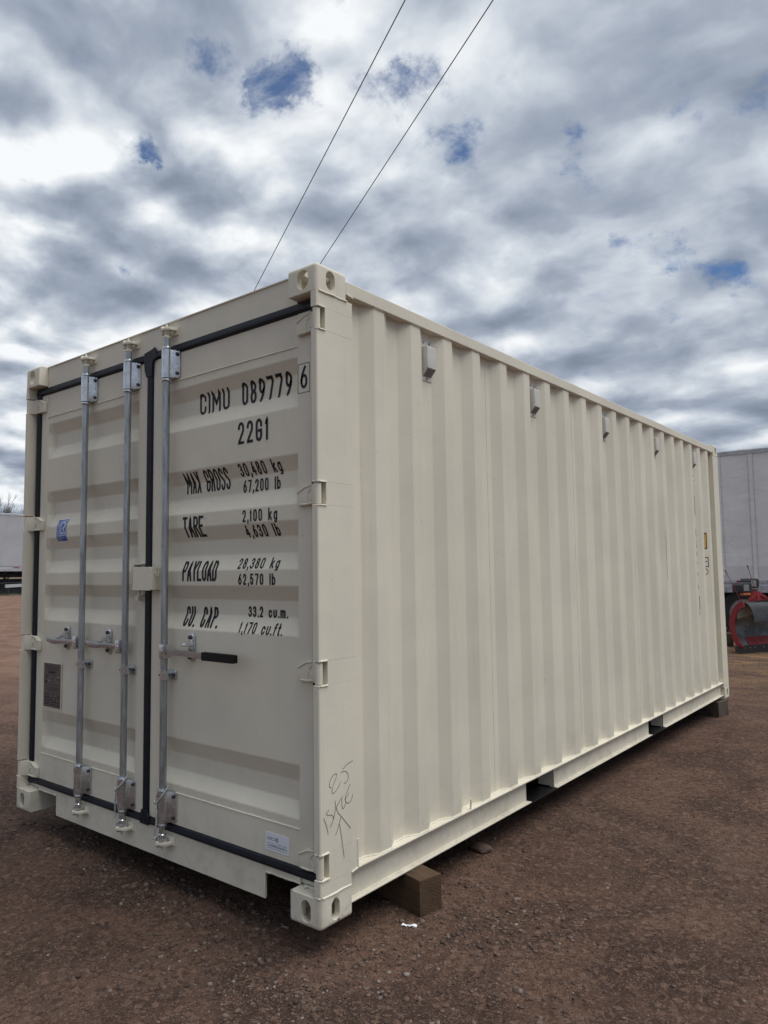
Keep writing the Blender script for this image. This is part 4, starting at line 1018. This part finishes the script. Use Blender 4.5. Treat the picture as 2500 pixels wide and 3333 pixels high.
# lock box over the meeting of the doors
mb = MB(); mb.prism([(1.167, 1.265), (1.318, 1.265), (1.324, 1.271), (1.324, 1.372), (1.316, 1.379), (1.176, 1.379), (1.167, 1.371)], 'y', .0, .0055, .003)
mb.box(1.318, 1.324, .003, .0572, 1.268, 1.376, .002); mb.prism([(1.176, 1.3730), (1.316, 1.3730), (1.316, 1.3788), (1.176, 1.3788)], 'y', .004, .030, .001)
lockbox = obj('lock_box', mb, M_paint, doorR)
obj('hook', MB().tube([(1.3255, .022, 1.352), (1.333, .022, 1.350), (1.334, .0235, 1.340), (1.334, .027, 1.333), (1.334, .033, 1.333), (1.334, .037, 1.340), (1.333, .038, 1.351), (1.3255, .039, 1.353)], .0030, 8), M_weld, doorR)
mb = MB(); mb.box(1.148, 1.1525, .004, .0570, 1.267, 1.396, .001); mb.box(1.148, 1.196, .018, .0570, 1.392, 1.3975, .0015); mb.box(1.153, 1.192, .050, .0572, 1.27, 1.39)
obj('lock_hood', mb, M_paint, doorL)
mb = MB(); mb.cyl((1.175, .034, 1.232), (1.175, .034, 1.27), .008, None, 12); mb.box(1.160, 1.186, .020, .044, 1.212, 1.236, .002); mb.box(1.180, 1.194, .034, .0568, 1.236, 1.242, .001)
obj('lock_pin', mb, M_paint, doorL)

# ventilators
def vent():
    mb = MB()
    mb.box(0, .0035, -.043, .043, -.103, .103, .001)
    b = [(.004, .062), (.030, .062), (.036, .056), (.036, -.046), (.006, -.082), (.004, -.082)]
    mb.prism([(x, z) for x, z in b], 'y', -.036, .036, .003)
    return mb
def grille():
    mb = MB()
    for r in range(7):
        for c in range(6):
            t0 = (r + .22) / 7; t1 = (r + .80) / 7
            x0 = .0365 - .030 * t0; z0 = -.048 - .034 * t0; x1 = .0365 - .030 * t1; z1 = -.048 - .034 * t1
            y0 = -.031 + c * .0106; y1 = y0 + .0078
            mb.faces([(x0 + .0006, y0, z0 - .0006), (x0 + .0006, y1, z0 - .0006), (x1 + .0006, y1, z1 - .0006), (x1 + .0006, y0, z1 - .0006)], [(0, 1, 2, 3)])
    return mb
def vscrew(): return MB().cyl((.0035, 0, 0), (.0095, 0, 0), .0075, .004, 6)
vl = [(XI + 0.0005, y, 2.368) for y in (0.8155, 1.937, 3.047, 4.157, 5.250)]
vo = fit('vent', vent, M_ventw, [(box, p) for p in vl])
for o_ in fit('grille', grille, M_bolt, [(o_, (0, 0, 0)) for o_ in vo]): o_.matrix_parent_inverse = Matrix.Identity(4)
for o_ in fit('screw', vscrew, M_platelite, [(o_, (0, y, z)) for o_ in vo for y, z in ((-.024, .086), (.024, .086), (0, -.092))]): o_.matrix_parent_inverse = Matrix.Identity(4)

# braided ropes tied at the foot of two lock rods
def rope(x, path, label):
    pts = catmull([(a, b, c) for a, b, c in path], 8) if False else None
    P = [Vector(p) for p in path]; q = []
    for i in range(len(P) - 1):
        a = P[max(i - 1, 0)]; b = P[i]; c = P[i + 1]; d = P[min(i + 2, len(P) - 1)]
        for k in range(9):
            t = k / 9; q.append(0.5 * ((2 * b) + (c - a) * t + (2 * a - 5 * b + 4 * c - d) * t * t + (3 * b - a - 3 * c + d) * t ** 3))
    q.append(P[-1]); mb = MB()
    for s in range(3):
        pl = []; L_ = 0
        for i, p in enumerate(q):
            if i: L_ += (p - q[i - 1]).length
            t = (q[min(i + 1, len(q) - 1)] - q[max(i - 1, 0)]).normalized(); u = t.orthogonal().normalized(); w = t.cross(u)
            ph = L_ / .014 * 2 * PI + s * 2 * PI / 3; pl.append(p + (u * math.cos(ph) + w * math.sin(ph)) * .0022)
        mb.tube(pl, .0026, 6)
    o = obj('rope', mb, M_rope, None, smooth=60); tag(o, label, 'rope'); return o
x = 1.073
rope(x, [(x - .010, RY + .022, .340), (x + .014, RY + .018, .352), (x + .029, RY, .345), (x + .024, RY - .018, .322), (x + .004, RY - .031, .298), (x - .018, RY - .031, .285), (x - .032, RY - .020, .290), (x - .033, RY - .016, .262), (x - .036, RY - .018, .225), (x - .037, RY - .018, .18), (x - .040, RY - .018, .165), (x - .034, RY - .019, .150), (x - .045, RY - .020, .155)], 'grey braided rope tied round the middle lock rod bracket, hanging left')
x = 1.406
rope(x, [(x - .010, RY + .022, .340), (x + .014, RY + .018, .354), (x + .029, RY, .346), (x + .022, RY - .020, .320), (x + .002, RY - .031, .292), (x - .020, RY - .030, .292), (x - .031, RY - .014, .312), (x - .034, RY + .004, .304), (x - .026, RY - .024, .280), (x - .006, RY - .033, .272), (x + .002, RY - .034, .24), (x + .000, RY - .034, .20), (x - .006, RY - .034, .165), (x - .012, RY - .034, .138), (x - .002, RY - .036, .130), (x - .016, RY - .037, .124)], 'grey braided rope tied round the right lock rod bracket, hanging in front')

# ------------------------------------------------------------------ bearing timbers
def wood_material(name, a, b):
    mt, nt, bs = mat_new(name); tcn = nt.new('ShaderNodeTexCoord').outputs['Object']
    w = nt.new('ShaderNodeTexWave', wave_type='RINGS', rings_direction='X'); nt.inp(w, 'Vector', nt.mapping(tcn, (1, 1, 1), loc=(0, .035, -.01))); nt.inp(w, 'Scale', 26.0); nt.inp(w, 'Distortion', 2.2); nt.inp(w, 'Detail', 4); nt.inp(w, 'Detail Scale', 1.4)
    g_ = nt.noise(nt.mapping(tcn, (3, 60, 60)), 1.0, 6, 0.65)
    f = nt.math('MULTIPLY_ADD', w.outputs[1], 0.06, nt.math('MULTIPLY', g_, 0.85))
    c = nt.mix(f, c4(a), c4(b)); c = nt.mix(nt.mr(nt.noise(tcn, 7, 5), .45, .65, 0, .7), c, c4(tuple(x * .4 for x in a)))
    nt.l.new(c, bs.inputs['Base Color']); bs.inputs['Roughness'].default_value = .85; bs.inputs['Specular IOR Level'].default_value = .2
    bp = nt.new('ShaderNodeBump'); nt.inp(bp, 'Strength', .9); nt.inp(bp, 'Distance', .006); nt.inp(bp, 'Height', f); nt.l.new(bp.outputs[0], bs.inputs['Normal'])
    return mt
M_wood = wood_material('weathered treated timber', (0.030, 0.021, 0.015), (0.150, 0.092, 0.055))
M_wood2 = wood_material('grey weathered timber', (0.055, 0.042, 0.033), (0.15, 0.118, 0.090))
def timber(label, end, ang, length, w, z0, z1, mat):
    # end: centre of the visible end face
    me_b = MB(); me_b.box(-length, 0, -w / 2, w / 2, 0, z1 - z0, .004)
    bm_ = me_b.bm
    bmesh.ops.subdivide_edges(bm_, edges=[e for e in bm_.edges if e.calc_length() > .3], cuts=14)
    for v in bm_.verts: v.co += Vector((0, random.uniform(-.0012, .0012), random.uniform(-.0010, .0)))
    o = obj('timber_block', me_b, mat, None, smooth=30); o.location = (end[0], end[1], z0); o.rotation_euler.z = ang
    return tag(o, label, 'timber')
timber('square brown timber under the near end of the container side', (2.535, 0.577, 0), math.atan2(-.031, .125), 1.25, .124, -.145, .0375, M_wood)
timber('squared grey timber under the far corner casting of the container', (2.440, 5.79, 0), math.atan2(-.031, .2275) * 1.0, 1.9, .235, -.20, -.0005, M_wood2)

# scrap of paper and a flat stone on the dirt
zg = float(ground_h(2.52, .434))
mb = MB(); pts = []
for i in range(9):
    t = i / 8; pts.append((2.500 + .055 * t, .418 + .03 * t))
v = []; f = []
for i, (a, b) in enumerate(pts): v += [(a, b - .007, zg + .006 + .003 * math.sin(i * 1.3)), (a - .003, b + .008 - .002 * (i % 3), zg + .008 + .003 * math.cos(i))]
for i in range(8): f.append((2 * i, 2 * i + 2, 2 * i + 3, 2 * i + 1))
mb.faces(v, f); v2 = [(a, b, c - .0006) for a, b, c in v]; mb.faces(v2, [q[::-1] for q in f])
tag(obj('paper_scrap', mb, M_paper, None), 'small torn white paper scrap on the dirt before the near timber', 'paper scrap')
def rock(x, y, r, sc, label):
    b = bmesh.new(); bmesh.ops.create_icosphere(b, subdivisions=3, radius=r)
    for v in b.verts:
        n_ = 1 + .45 * float(fbm(np.array([v.co.x / r * 1.3 + 7 + x]), np.array([v.co.y / r * 1.3 + v.co.z / r * 1.7]), 5, 3)[0]); v.co = Vector((v.co.x * sc[0] * n_, v.co.y * sc[1] * n_, v.co.z * sc[2] * n_))
    mb = MB(); mb._merge(b); o = obj('rock', mb, M_stone, None, smooth=25); o.location = (x, y, float(ground_h(x, y)) + r * sc[2] * .45); return tag(o, label, 'rock')
rock(2.342, 1.301, .055, (1.1, .8, .42), 'flat dark stone in the shade by the container side')
rock(4.97, .58, .045, (1.2, .9, .55), 'rounded grey stone in the dirt at the right edge')
rock(2.08, -1.10, .020, (1.1, .9, .7), 'small pale pebble on open dirt in front of the doors')

# ------------------------------------------------------------------ overhead cables
d_ = Vector((-0.87805641, 0.46956396, -0.09233981))
for P_, lb in (((0.0225, 3.9442, 7.5), 'left of two thin dark overhead cables crossing the sky'), ((0.7625, 4.5510, 7.5), 'right of two thin dark overhead cables, ending above the near corner')):
    P_ = Vector(P_); pl = [P_ + d_ * s for s in np.linspace(-14, 46, 40)]
    tag(obj('overhead_cable', MB().tube(pl, .0062, 6), M_wire, None, smooth=60), lb, 'cable')

# ------------------------------------------------------------------ box trailers in the background
M_tw = paint_material('aged white trailer sheet', (0.70, 0.70, 0.70), dirt=0.35, dents=0.8)
M_tl = paint_material('left trailer sheet', (0.40, 0.41, 0.44), dirt=0.35)
M_tl2 = paint_material('scuffed lower trailer sheet', (0.60, 0.60, 0.61), dirt=0.5)
M_alu = simple('dull aluminium rail', (0.40, 0.41, 0.43), 0.45, 0.3, var=0.15, scale=9)
M_shade = simple('black trailer chassis', (0.018, 0.019, 0.022), 0.6, var=0.3)  # also colours the added dark boxes under the left trailer
M_tyre = simple('black tyre rubber', (0.018, 0.018, 0.020), 0.75, var=0.3, bump=0.3, bscale=60)
M_red = simple('red reflective tape', (0.28, 0.016, 0.022), 0.4, var=0.1)
M_silver = simple('silver reflective tape', (0.42, 0.43, 0.46), 0.4, var=0.05)
M_hub = simple('wheel disc steel', (0.30, 0.30, 0.31), 0.5, 0.4)
def copy_obj(o, parent, M=None):
    c = o.copy(); COL.objects.link(c); c.parent = parent; c.matrix_parent_inverse = Matrix.Identity(4)
    if M is not None: c.matrix_basis = M
    return c
def local(name, mb, mat, parent, label=None, smooth=32):
    o = obj(name, mb, mat, None, smooth=smooth); o.parent = parent; o.matrix_parent_inverse = Matrix.Identity(4)
    if label: o['label'] = label
    return o
def wheel(parent, x, y, r=0.50, side=-1):
    mb = MB(); prof_ = [(r - .19, -.13), (r - .05, -.135), (r - .008, -.11), (r, -.08), (r, .08), (r - .008, .11), (r - .05, .135), (r - .19, .13)]
    b = bmesh.new(); rings = []; sg = 40
    for rr, yy in prof_: rings.append([b.verts.new((x + rr * math.cos(2 * PI * k / sg), y + yy, r + rr * math.sin(2 * PI * k / sg))) for k in range(sg)])
    for i in range(len(prof_)):
        j = (i + 1) % len(prof_)
        for k in range(sg): b.faces.new((rings[i][k], rings[i][(k + 1) % sg], rings[j][(k + 1) % sg], rings[j][k]))
    mb._merge(b)
    for k in range(30):
        a = 2 * PI * k / 30; mb.box(-.012, .012, -.115, .115, -.004, .010, 0, Matrix.Translation((x + (r) * math.cos(a), y, r + r * math.sin(a))) @ Matrix.Rotation(-a + PI / 2, 4, 'Y'))
    w = local('wheel', mb, M_tyre, parent)
    mb = MB(); mb.cyl((x, y - .09, r), (x, y + .09, r), r - .19, None, 28); mb.cyl((x, y + side * .05, r), (x, y + side * .17, r), .10, .09, 16, .005)
    for k in range(8):
        a = 2 * PI * k / 8; mb.cyl((x + .17 * math.cos(a), y + side * .09, r + .17 * math.sin(a)), (x + .17 * math.cos(a), y + side * .115, r + .17 * math.sin(a)), .018, None, 6)
    rm = local('rim', mb, M_hub, parent); rm.parent = w
def trailer(name, label, loc, rz, length, zf, ztop, sheet, pitch, x_off, cap=None, axles=(), strips=(), side=1):
    # local: x along the trailer, y=0 the visible side face (outwards is -y), z from the ground
    t = thing(name, label, 'trailer', loc, None, rz); d = 2.55
    x0, x1 = -x_off, length - x_off
    body = MB(); body.box(x0, x1, 0.012, d, zf + 0.16, ztop - 0.10, 0.01); body.box(x0 + .05, x1 - .05, .1, d - .1, zf + .02, zf + .16)
    local('body', body, sheet, t)
    mb = MB(); mb.prism([(-.012, ztop - .125), (-.012, ztop - .03), (.03, ztop), (.12, ztop), (.12, ztop - .03), (.02, ztop - .06), (.012, ztop - .125)], 'x', x0, x1, .003); mb.box(x0, x1, d - .06, d + .01, ztop - .12, ztop)
    local('top_rail', mb, M_alu, t)
    mb = MB(); mb.prism([(-.012, zf + .22), (-.004, zf + .22), (-.004, zf + .165), (-.030, zf + .15), (-.030, zf), (.06, zf), (.06, zf + .012), (.0, zf + .012), (.0, zf + .16), (.010, zf + .22)], 'x', x0, x1, .002)
    local('bottom_rail', mb, M_alu, t)
    if pitch:
        n = int(length / pitch); riv = []
        for i in range(n + 1):
            x = x0 + i * pitch
            # riveted sheets between posts, each slightly drawn in
            mb = MB(); a, b = x + .055, x + pitch - .055
            nz = 10; v = []; f = []; zz = np.linspace(zf + .215, ztop - .12, nz + 1); xx = np.linspace(a, b, 6)
            for z in zz:
                for k, xv in enumerate(xx): v.append((xv, 0.004 + (0.0 if k in (0, 5) else random.uniform(-.006, .003)), z))
            for r in range(nz):
                for k in range(5): q = r * 6 + k; f.append((q, q + 1, q + 7, q + 6))
            if b < x1: mb.faces(v, f); local('side_sheet', mb, sheet, t, smooth=60)
            if b < x1:
                mb = MB(); mb.box(a, b, -.0022, .001, zf + .215, zf + .575, .001); local('scuff_plate', mb, M_tl2, t)
            mb = MB(); mb.box(max(x0, x - .050), x + .050, -.006, .006, zf + .215, ztop - .125, .002); local('side_post', mb, sheet, t)
            mb = MB()
            for s_ in (-.042, .042):
                z = zf + .25
                while z < ztop - .15: mb.cyl((x + s_, -.006, z), (x + s_, -.0105, z), .0065, .004, 5); z += .052
            local('rivets', mb, M_bolt if i % 1 == 0 else M_alu, t)
    else:
        # finely ribbed refrigerated body
        mb = MB(); z = zf + .24; k = 0; pr = []
        while z < ztop - .14: pr += [(0.008, z), (-.002, z + .012), (-.002, z + .030), (0.008, z + .042)]; z += .052
        mb.prism(pr + [(.0115, pr[-1][1]), (.0115, pr[0][1])], 'x', x0, x1); local('ribbed_side', mb, sheet, t)
    mb = MB()
    for y in (.75, 1.75): mb.box(x0 + .3, x1 - .2, y, y + .10, zf - .32, zf, .004)
    local('chassis', mb, M_shade, t)
    for i in range(int(length / .6)):
        mb = MB(); mb.box(x0 + .3 + i * .6, x0 + .35 + i * .6, .04, d - .04, zf - .10, zf - .004); local('cross_beam', mb, M_shade, t)
    for ax in axles:
        mb = MB(); mb.cyl((ax, .2, .5), (ax, d - .2, .5), .07, None, 12); local('axle', mb, M_shade, t)
        wheel(t, ax, .17); wheel(t, ax, d - .17, side=1)
    for a, b, z0, z1, mt in strips:
        mb = MB(); mb.box(a, b, -.0335, -.0305, z0, z1); local('reflector_tape', mb, mt, t)
    return t
GR = -0.21
# right hand dry van: side face along +x at y 15.26
tR = trailer('box_trailer', 'white riveted box trailer parked behind the snowplough at right', (0.23, 15.262, GR), 0.0219, 14.0, 0.955, 4.10, M_tw, 0.655, 7.225, axles=(0.35, 1.65), strips=())
for a, b, mt in ((-.06, .24, M_silver), (.24, .537, M_red), (.537, .85, M_silver), (.85, 1.15, M_red), (-.36, -.065, M_red), (-.66, -.36, M_silver)):
    mb = MB(); mb.box(a, b, -.0155, -.0125, 1.166, 1.214); local('reflector_tape', mb, mt, tR)
for x in (.03, .35, .66, .98):
    for z in (1.035, .982): 
        mb = MB(); mb.cyl((x, -.030, z), (x, -.040, z), .014, .010, 6); local('rail_bolt', mb, M_bolt, tR)
mb = MB(); mb.box(-7.5, 5.5, 2.35, 2.40, .25, .95); 
mb2 = MB(); mb2.prism([(-.35, .98), (.35, 1.03), (1.0, 1.08), (1.65, 1.03), (2.35, .98), (2.35, .93), (-.35, .93)], 'y', .02, .5, .004); mb.bm.free(); local('mudguard', mb2, M_shade, tR)

# left hand trailer: side face along +y at x -33.5, seen over the yard
tL = trailer('box_trailer', 'pale grey ribbed box trailer across the yard at the left edge', (-33.50, 14.49, 0.36), PI / 2 - 0.0415 * -1, 14.6, 1.18, 4.12, M_tl, 0, 9.0, axles=(-6.8, -5.5), strips=())
for a, b, mt in ((.76, 1.03, M_red), (1.03, 1.30, M_silver), (-1.1, -.8, M_red), (-.8, -.5, M_silver)):
    mb = MB(); mb.box(a, b, -.0345, -.031, 1.33, 1.375); local('reflector_tape', mb, mt, tL)
def bars(name, lst, mat, t):
    for p0, p1, r in lst:
        mb = MB(); mb.cyl(p0, p1, r, None, 8); local(name, mb, mat, t)
bars('brace', [((-.3, .5, 1.1), (-.9, .5, .35), .03), ((.3, .5, 1.1), (.95, .5, .45), .03), ((1.0, .5, 1.1), (.4, .5, .45), .03), ((-.8, .3, .55), (2.6, .3, .60), .045)], M_shade, tL)
for x in (-.95, 1.55):
    mb = MB(); mb.box(x - .06, x + .06, .42, .56, .12, 1.1, .005); mb.box(x - .14, x + .14, .38, .60, .0, .06, .005); local('landing_leg', mb, M_shade, tL)
mb = MB(); mb.box(-1.8, 3.4, .9, 1.3, .40, .78, .01); local('dark_fill_upper', mb, M_shade, tL)  # added dark box standing in for shadow and clutter under the trailer
mb = MB(); mb.box(-2.4, 4.0, .5, 1.9, .02, .52, .01); local('dark_fill_lower', mb, M_shade, tL)  # second added box, fills in the shadow nearer the ground
# low white ramp rail lying under the left trailer
rm = MB(); rm.box(0.19, 3.6, -.02, .04, .0, .155, .004)
o = obj('loading_ramp', rm, M_tl, None); o.location = (-33.48 + .35, 14.49, 0.36 + .345); o.rotation_euler = (0, -0.03, PI / 2 + .0415)
o.location.z = .705
# two stub legs carry it
o2 = obj('ramp_leg', MB().box(.30, .38, -.015, .03, -.40, .0), M_shade, o); o2.matrix_parent_inverse = Matrix.Identity(4)
o3 = obj('ramp_leg', MB().box(3.2, 3.28, -.015, .03, -.40, .0), M_shade, o); o3.matrix_parent_inverse = Matrix.Identity(4)
tag(o, 'long narrow white ramp standing low under the left trailer', 'ramp')

# ------------------------------------------------------------------ bare trees behind the left trailer
M_bark = simple('grey brown bark', (0.085, 0.070, 0.062), 0.9, var=0.3, scale=6)
def bare_tree(x, y, h, seed, label):
    R_ = random.Random(seed); z = float(ground_h(x, y)); t = thing('bare_tree', label, 'tree', (x, y, z), 'bare trees behind the left trailer')
    trunk = MB(); crown = MB(); twigs = []
    def grow(p, d, l, r, lv):
        n = 4; pts = [p]; q = p.copy(); dd = d.copy()
        for i in range(n):
            dd = (dd + Vector((R_.uniform(-.16, .16), R_.uniform(-.16, .16), R_.uniform(-.02, .12)))).normalized(); q = q + dd * l / n; pts.append(q.copy())
        (trunk if lv == 0 else crown).tube(pts, [r * (1 - .55 * i / n) for i in range(n + 1)], 6 if lv < 2 else 4 if lv < 3 else 3)
        if lv >= 5: return
        for k in range(R_.choice((4, 5)) if lv < 4 else 3):
            i = R_.choice((2, 3, 4)) if lv else R_.choice((2, 3, 4, 4)); a = R_.uniform(0, 2 * PI); s = R_.uniform(.45, .95)
            u = dd.orthogonal().normalized(); w = dd.cross(u)
            nd = (dd + (u * math.cos(a) + w * math.sin(a)) * s).normalized(); nd.z += .22; nd.normalize()
            grow(pts[i], nd, l * R_.uniform(.55, .78), max(.010, r * .48), lv + 1)
    grow(Vector((0, 0, -.1)), Vector((0, 0, 1)), h * .36, h * .022, 0)
    local('trunk', trunk, M_bark, t, smooth=60); c = local('crown', crown, M_bark, t, smooth=0)
bare_tree(-62.0, 27.5, 8.2, 3, 'bare tree with twigs showing above the left trailer, nearest the container')
bare_tree(-64.0, 24.0, 6.9, 5, 'smaller bare tree behind the left trailer, farther left')
bare_tree(-66.0, 31.5, 8.8, 9, 'bare tree hidden mostly behind the container, beyond the left trailer')

# ------------------------------------------------------------------ snowplough
M_pred = paint_material('worn red plough paint', (0.27, 0.030, 0.036), chips=0.7, dirt=0.6)
def worn():
    mt, nt, bs = mat_new('scoured plough face'); P = objcoord(nt)
    n1 = nt.noise(P, 3.2, 6, 0.65); n2 = nt.noise(P, 14, 6, 0.7)
    c = nt.mix(nt.mr(n1, .35, .65), c4((.10, .115, .12)), c4((.235, .26, .27)))
    c = nt.mix(nt.mr(n2, .58, .66, 0, .8), c, c4((.03, .03, .032)))
    nt.l.new(c, bs.inputs['Base Color']); bs.inputs['Metallic'].default_value = .25; bs.inputs['Roughness'].default_value = .5
    return mt
M_face = worn()
M_flap = simple('black rubber flap', (0.022, 0.026, 0.030), 0.5, var=0.3, scale=8)
M_lens = simple('headlamp lens', (0.22, 0.23, 0.24), 0.12, 0.1)
M_amber = simple('amber lamp', (0.45, 0.12, 0.03), 0.3)
M_card = simple('pale cardboard sheet', (0.42, 0.41, 0.38), 0.7)
pl_l = Vector((0.458, 0.888, 0)).normalized(); pang = math.atan2(pl_l.y, pl_l.x)
# local x: along the blade, local y: backwards (bulge), z up
pz = float(base_h(1.30, 11.75)) + .005
pw = thing('snowplow', 'red snowplough blade with black rubber flap and marker rods standing before the right trailer', 'snowplow', (1.28, 11.72, pz), None, pang)
PR = [(0.0, .075), (.06, .15), (.125, .26), (.165, .38), (.170, .50), (.145, .62), (.09, .73), (.02, .81), (-.06, .855), (-.11, .865)]
def curve_pts(o_=0.0):
    out = []
    for i, (a, b) in enumerate(PR):
        p = Vector(PR[max(i - 1, 0)]); q = Vector(PR[min(i + 1, len(PR) - 1)]); t = (q - p).normalized(); n = Vector((t.y, -t.x)); out.append((a + n.x * o_, b + n.y * o_))
    return out
def wing(x0, x1, par):
    P = PR; Q = curve_pts(-.006)
    mb = MB(); mb.prism(curve_pts(0.0) + curve_pts(.008)[::-1], 'x', x0, x1); mo = local('moldboard', mb, M_face, par, smooth=50)
    # end rib and red rim
    for xx in (x0, x1 - .012):
        mb = MB(); mb.prism(curve_pts(-.075) + curve_pts(.035)[::-1], 'x', xx - .006, xx + .012, .002); local('end_rib', mb, M_pred, par)
    mb = MB(); low = curve_pts(-.004)[:3]; mb.prism([(a, b) for a, b in low] + [(a + .003, b) for a, b in reversed(low)], 'x', x0 + .25, x1); local('red_strip', mb, M_pred, par, 'lower strip of red paint not yet scoured off')
    mb = MB(); mb.prism([(-.012, -.005), (.008, -.005), (.012, .13), (-.006, .13)], 'x', x0 - .02, x1, .002); mb.prism([(x0 - .125, .075), (x0 - .10, .03), (x0 - .021, -.004), (x0 - .021, .128), (x0 - .11, .125)], 'y', -.010, .008, .002); local('cutting_edge', mb, M_shade, par)
    k = x0 + .10
    while k < x1:
        mb = MB(); mb.cyl((k, -.012, .085), (k, -.022, .085), .013, .010, 8); local('bolt', mb, M_platelite, par); k += .22 if k > x0 + .3 else .12
    for k in range(1, 4):
        xx = x0 + (x1 - x0) * k / 4; mb = MB(); mb.prism(curve_pts(.008) + curve_pts(.085)[::-1], 'x', xx, xx + .012); local('rib', mb, M_pred, par)
wing(0.0, 1.25, pw)
# flap over the top edge
F = [(.05, .84), (-.09, .885), (-.17, .85), (-.235, .76), (-.27, .64), (-.275, .55)]
def offs(L_, o_):
    out = []
    for i, (a, b) in enumerate(L_):
        p = Vector(L_[max(i - 1, 0)]); q = Vector(L_[min(i + 1, len(L_) - 1)]); t = (q - p).normalized(); out.append((a - t.y * o_, b + t.x * o_))
    return out
mb = MB(); mb.prism(F + offs(F, .010)[::-1], 'x', .04, 1.24); local('rubber_flap', mb, M_flap, pw, smooth=50)
mb = MB(); mb.prism([(-.075, .898), (-.105, .900), (-.105, .893), (-.075, .885)], 'x', .30, 1.15, .001); local('flap_clamp', mb, M_shade, pw)
# sheet of card stuck inside
mb = MB(); mb.box(.12, .70, .045, .052, .58, .77, .001, Matrix.Rotation(math.radians(-9), 4, 'Y')); local('card', mb, M_card, pw)
# marker rods
for (x0, y0, z0, x1, y1, z1) in ((.06, -.04, .80, -.16, .10, 1.44), (.62, .1, .85, .42, .12, 1.52)):
    mb = MB(); p0 = Vector((x0, y0, z0)); p1 = Vector((x1, y1, z1)); q = p0.lerp(p1, .25) + Vector((.015, 0, .01))
    mb.tube([p0, p0.lerp(q, .6), q, q.lerp(p1, .5), p1], .0055, 6); local('marker_rod', mb, M_pred, pw)
    mb = MB(); mb.tube([p1.lerp(p0, .10), p1], .009, 6); local('rod_tip', mb, M_shade, pw)
# frame, triangle brace and lamps behind the blade
mb = MB(); mb.box(.85, .93, .20, .60, .30, .38, .006); mb.box(.80, 1.20, .60, .68, .29, .39, .006); local('push_frame', mb, M_pred, pw)
for a, b in (((.45, .75), (1.00, .72)), ((1.10, .78), (.96, .44))):
    pass
mb = MB(); mb.prism([(.62, .80), (.80, 1.045), (.88, 1.04), (1.25, .86), (1.25, .82), (.90, .97), (.83, .98), (.69, .80)], 'y', .28, .36, .004); local('brace', mb, M_pred, pw)
mb = MB(); mb.prism([(.90, .96), (1.14, .85), (.88, .86)], 'y', .30, .32, .002); mb.box(.80, .90, .27, .37, .36, 1.0, .004); local('upright', mb, M_pred, pw)
for i, (x, y, z) in enumerate(((.52, .34, 1.11), (.86, .46, 1.18))):
    mb = MB(); mb.prism([(-.13, -.085), (.13, -.085), (.145, -.04), (.145, .06), (.11, .095), (-.10, .095), (-.14, .05)], 'y', -.10, .10, .02, Matrix.Translation((x, y, z)), 3)
    lp = local('headlight', mb, M_flap, pw); mb = MB(); mb.box(x - .085, x + .05, y - .112, y - .1005, z - .055, z + .060, .012); ll = local('lens', mb, M_lens, pw); ll.parent = lp
mb = MB(); mb.box(.42, .60, .22, .31, .975, 1.02, .012); local('indicator', mb, M_amber, pw, 'orange turn lamp')
mb = MB(); mb.tube([(.62, .35, 1.03), (.72, .38, .98), (.86, .40, .96), (1.0, .34, .99)], .022, 8); mb.box(.62, .92, .34, .46, .99, 1.08, .01); local('lamp_bracket', mb, M_shade, pw)
# wooden crib block beside the trailer wheel
def block(x, y, rz, sx, sy, sz, label):
    o = obj('wooden_block', MB().box(-sx / 2, sx / 2, -sy / 2, sy / 2, 0, sz, .006), M_wood2, None); o.location = (x, y, float(ground_h(x, y)) - .02); o.rotation_euler.z = rz; return tag(o, label, 'timber')
block(.72, 12.95, .35, .30, .22, .27, 'short upright timber block between the snowplough and the trailer wheel, left one')
block(1.00, 13.08, .30, .18, .20, .25, 'short dark timber block tucked just behind the snowplough rim')
